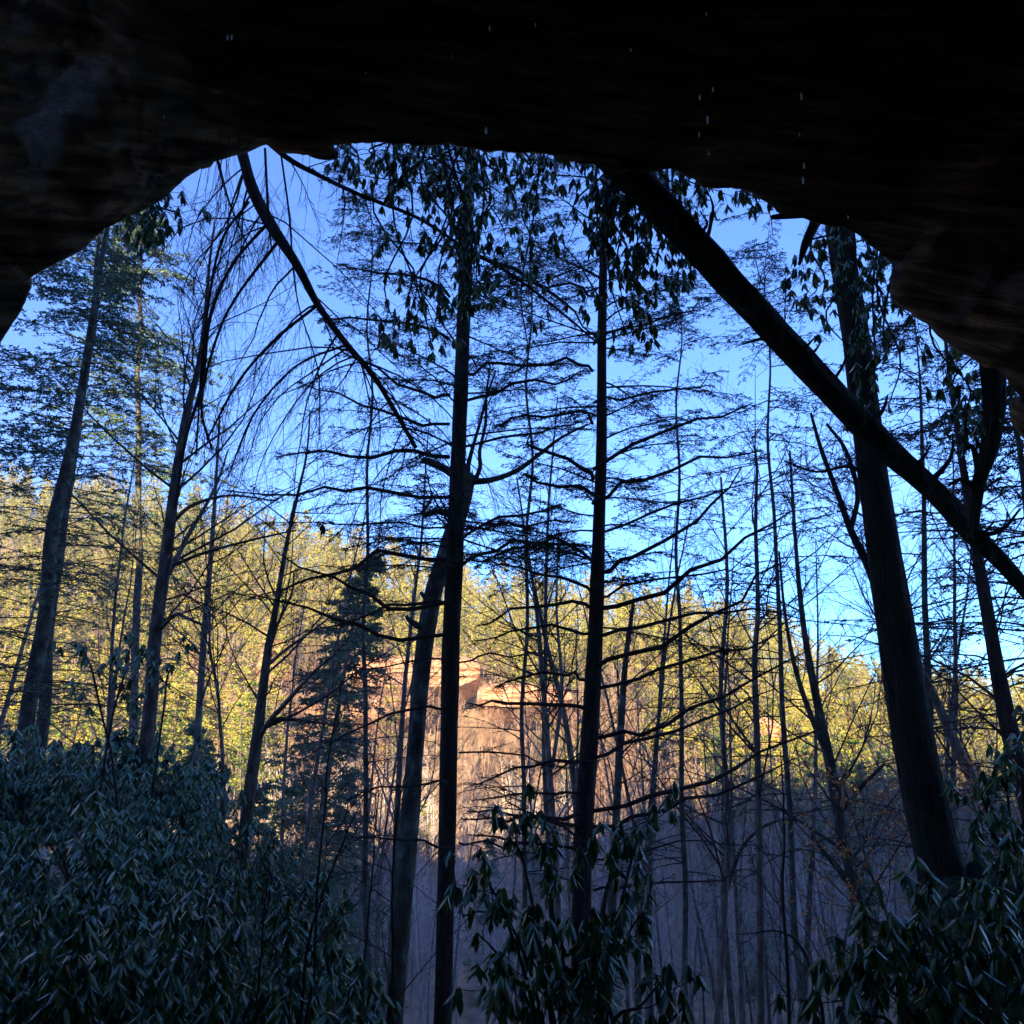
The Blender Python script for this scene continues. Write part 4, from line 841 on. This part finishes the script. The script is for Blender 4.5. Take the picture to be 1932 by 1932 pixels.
# at the lower right
S = []
for (x1, y1, Y1) in [(1600, 1880, 5.6), (1650, 1830, 5.8), (1690, 1760, 6.2), (1740, 1720, 6.4), (1790, 1690, 6.6), (1850, 1660, 6.8), (1900, 1640, 6.8), (1940, 1700, 6.4), (1830, 1760, 6.2), (1760, 1820, 5.9), (1700, 1880, 5.6), (1880, 1790, 6), (1920, 1860, 5.7), (1820, 1900, 5.5), (1640, 1920, 5.5)]:
    x0 = 1800 + (x1 - 1800) * .3; S.append([(x0, 2090, 9, 6), (x0 * .6 + x1 * .4, 1990 * .5 + y1 * .5, 7, 6), (x0 * .25 + x1 * .75, y1 + 35, 5, Y1), (x1, y1, 3, Y1)])
rhodo_custom(None, None, S, 'dark rhododendron below the big leaning trunk at the lower right', 531, .13, 7, 4, .4)
S = []
for (x1, y1, Y1) in [(1840, 1480, 8.5), (1880, 1420, 8.6), (1915, 1440, 8.4), (1850, 1530, 8.3), (1930, 1380, 8.6), (1900, 1530, 8.2)]:
    S.append([(1990, 1700, 8, 8), (1960 * .5 + x1 * .5, 1620, 6, 8.2), (x1 + 15, y1 + 30, 4, Y1), (x1, y1, 3, Y1)])
rhodo_custom(None, None, S, 'rhododendron sprays at the right edge above the mossy rock', 532, .13, 7, 3, .35)
# single tall sprigs above the left thicket
S = [[(200, 1420, 4, 13), (215, 1340, 4, 13), (235, 1270, 4, 13), (240, 1225, 3, 13)], [(300, 1400, 4, 13), (310, 1330, 4, 13), (315, 1280, 4, 13), (325, 1255, 3, 13)], [(210, 1420, 4, 13), (190, 1340, 4, 13), (175, 1270, 4, 13), (165, 1240, 3, 13)]]
rhodo_custom(None, None, S, 'tall rhododendron sprigs sticking up above the left thicket in front of the forked grey tree', 533, .15, 8, 5, .6)

# mossy boulder under the leaning tree
def boulder(px, py, Y, r, label, seed):
    c = P(px, py, Y); n, k = 40, 64; th = np.linspace(.001, math.pi - .001, n)[:, None]; ph = (np.arange(k) * 2 * math.pi / k)[None]
    D = np.stack((np.sin(th) * np.cos(ph), np.sin(th) * np.sin(ph), np.cos(th) + 0 * ph), -1)
    V = D * np.array(r) * (1 + .5 * fbm(D * 1.6 + seed, 4) + .12 * fbm(D * 6 + seed, 3))[..., None]
    i = np.arange(n * k).reshape(n, k); nx = np.roll(i, -1, 1); mb = MB(); mb.add(V, np.stack((i[:-1], i[1:], nx[1:], nx[:-1]), -1))
    tag(mb.build('boulder', M['boulder'], None, False, tuple(c)), label, 'rock')
boulder(2010, 1960, 8.6, (1.3, 1.1, 1.5), 'dark mossy boulder at the foot of the big leaning trunk', 3)

# saplings and dry beech sprays
def sapling(ctrl, label, seed, n1=8, beech=0, bark='bark_dark', name='sapling', L1=.35):
    rg = np.random.default_rng(seed); mt, mc, mf = MB(), MB(), MB()
    pts, rad = rooted(*pxpath(ctrl, 40)); pts = pts + np.cumsum(rg.normal(0, .004, pts.shape), 1); tubes(mt, pts, rad, 6)
    q, q2 = bare_crown(rg, mc, pts, rad, n1, .25, (25, 60), L1, .0022, 3, 5, 4, .3, .14)
    if beech:
        c, tg, _, _ = sample(q2, np.ones(q2.shape[:2]), rg.random((len(q2), beech))); d = norm(tg * .4 + rg.normal(0, .5, c.shape) + np.array([0, 0, -.7])); blades(rg, mf, c, d, rg.uniform(.05, .09, len(c)), .018)
    base = pts[0, 0].copy(); rebase([mt, mc, mf], base)
    thing2(name, [('stem', mt, M[bark], True), ('twigs', mc, M['twig'], False), ('dry_leaves', mf, M['beech'], False)], label, 'sapling', None, tuple(base))
sapling([(560, 2050, 7, 7), (588, 1850, 6, 7), (596, 1700, 5, 7), (610, 1560, 4, 7), (622, 1420, 3, 7), (640, 1300, 2, 7)], 'thin dark wavy sapling in the lower left, left of a close pair', 601)
sapling([(715, 2050, 7, 7.5), (735, 1850, 6, 7.5), (738, 1720, 5, 7.5), (745, 1560, 4, 7.5), (765, 1430, 2, 7.5)], 'thin wavy sapling just left of the pale leaning trunk, its foot in the thicket', 602)
sapling([(545, 2050, 8, 6.4), (575, 1880, 7, 6.4), (590, 1760, 6, 6.4), (640, 1600, 4, 6.4), (690, 1480, 2, 6.4)], 'thin dark sapling in the lower left, right one of a close pair', 603)
sapling([(655, 2050, 6, 8), (680, 1860, 5, 8), (690, 1700, 4, 8), (700, 1560, 3, 8), (710, 1460, 2, 8)], 'thin straight sapling beside the right end of the left thicket', 604)
sapling([(470, 2050, 6, 6), (480, 1900, 5, 6), (486, 1760, 4, 6), (500, 1640, 2, 6)], 'short dark sapling standing in front of the left thicket', 605, 8)
sapling([(1492, 2050, 8, 12), (1486, 1850, 7, 12), (1478, 1700, 6, 12), (1482, 1560, 4, 12), (1475, 1420, 2, 12)], 'thin dark sapling just right of the slim straight pole tree', 606, 14)
sapling([(1560, 2050, 8, 11), (1548, 1900, 7, 11), (1515, 1800, 6, 11), (1470, 1760, 4, 11), (1400, 1765, 2, 11)], 'arching sapling bending left low in front of the slim pole tree', 607, 10)
sapling([(1740, 2000, 9, 12), (1700, 1820, 8, 12), (1660, 1700, 6, 12), (1620, 1590, 5, 12), (1590, 1480, 3, 12)], 'beech sapling with dry orange leaves left of the big leaning trunk', 608, 22, 5, 'bark_grey', 'beech_sapling', .42)
sapling([(1600, 2000, 8, 14), (1590, 1850, 7, 14), (1600, 1730, 5, 14), (1640, 1600, 4, 14), (1660, 1500, 2, 14)], 'slim beech sapling with sparse orange leaves in front of the crooked grey tree', 609, 14, 3, 'bark_grey', 'beech_sapling', .42)
sapling([(420, 1420, 7, 17), (410, 1300, 6, 17), (395, 1220, 5, 17), (400, 1130, 3, 17)], 'small beech with rusty leaves behind the left thicket, right of the forked grey tree', 610, 20, 6, 'bark_grey', 'beech_sapling', .6)
sapling([(1800, 1750, 8, 12), (1820, 1650, 6, 12), (1850, 1560, 5, 12), (1880, 1490, 3, 12)], 'beech sapling with orange leaves right of the big leaning trunk', 611, 12, 5, 'bark_grey', 'beech_sapling', .5)

# dead leaf caught on a twig
rg = np.random.default_rng(9)
for (px, py, Y, lab) in [(610, 1003, 9.6, 'dead brown leaf clump caught on a branch against the far ridge at left'), (1368, 1230, 10.6, 'dead brown leaf clump on a branch tip right of the second middle trunk')]:
    mf = MB(); c = rg.normal(0, .018, (9, 3)); blades(rg, mf, c + np.array([0, 0, .05]), norm(rg.normal(0, .3, (9, 3)) + np.array([0, 0, -1.])), rg.uniform(.08, .15, 9), .028); tag(mf.build('dead_leaf', M['stub'], None, False, tuple(P(px, py, Y))), lab, 'leaf')

# water drops falling from the rim
mw_ = bpy.data.materials.new('water_drop'); mw_.use_nodes = True; nt = mw_.node_tree; b = nt.nodes['Principled BSDF']
b.inputs['Base Color'].default_value = (.9, .95, 1, 1); b.inputs['Roughness'].default_value = .15
tr_ = nt.nodes.new('ShaderNodeBsdfTranslucent'); tr_.inputs[0].default_value = (.9, .95, 1, 1); mx_ = nt.nodes.new('ShaderNodeMixShader'); mx_.inputs[0].default_value = .7
nt.links.new(b.outputs[0], mx_.inputs[1]); nt.links.new(tr_.outputs[0], mx_.inputs[2]); nt.links.new(mx_.outputs[0], nt.nodes['Material Output'].inputs[0])
mb = MB(); th = np.linspace(.01, math.pi - .01, 9)[:, None]; ph = (np.arange(8) * 2 * math.pi / 8)[None]
V = np.stack((np.sin(th) * np.cos(ph) * .010, np.sin(th) * np.sin(ph) * .010, (np.cos(th) + 0 * ph) * .020 + .003 * (1 + np.cos(th)) ** 2), -1)
i = np.arange(72).reshape(9, 8); nx = np.roll(i, -1, 1); mb.add(V, np.stack((i[:-1], i[1:], nx[1:], nx[:-1]), -1)); dme = mb.mesh('water_drop', [mw_], True)
for (px, py, s) in [(429, 72, .9), (437, 72, .9), (924, 55, 1), (1010, 48, .8), (853, 107, .7), (917, 248, 1.2), (1320, 185, 1), (1345, 170, .8), (1319, 255, .8), (1335, 228, 1.2), (1512, 183, 1.1), (1515, 342, 1.1), (1517, 314, 1), (1333, 28, .8), (1337, 290, .7), (310, 222, .7), (256, 452, .8), (198, 530, .6), (1508, 255, .6), (1190, 95, .6), (690, 138, .6), (1600, 410, .6)]:
    o = bpy.data.objects.new('water_drop', dme); COL.objects.link(o); o.location = tuple(P(px, py, 4.6)); o.scale = (s * .8, s * .8, s)
    tag(o, 'bright water drop falling in front of the dark cave roof, %s' % ('left end' if px < 500 else 'above the middle trunks' if px < 1200 else 'above the fallen trunk'), 'drop', 'water drops falling from the cave rim')

# ------------------------------------------------------------------ haze
if HAZE:
    lo, hi = np.array((-700., -75., -120.)), np.array((700., 480., 130.))
    c = np.array([[x, y, z] for x in (0, 1) for y in (0, 1) for z in (0, 1)]) * (hi - lo) + lo
    mb = MB(); mb.add(c, [(0, 1, 3, 2), (4, 6, 7, 5), (0, 4, 5, 1), (2, 3, 7, 6), (0, 2, 6, 4), (1, 5, 7, 3)])
    hm = bpy.data.materials.new('haze'); hm.use_nodes = True; nt = hm.node_tree; nt.nodes.remove(nt.nodes['Principled BSDF'])
    v = nt.nodes.new('ShaderNodeVolumePrincipled'); v.inputs['Density'].default_value = HAZE; v.inputs['Color'].default_value = (.85, .88, .95, 1)
    nt.links.new(v.outputs[0], nt.nodes['Material Output'].inputs['Volume'])
    tag(mb.build('haze', hm), 'thin bluish air filling the whole valley', 'haze', kind='stuff')
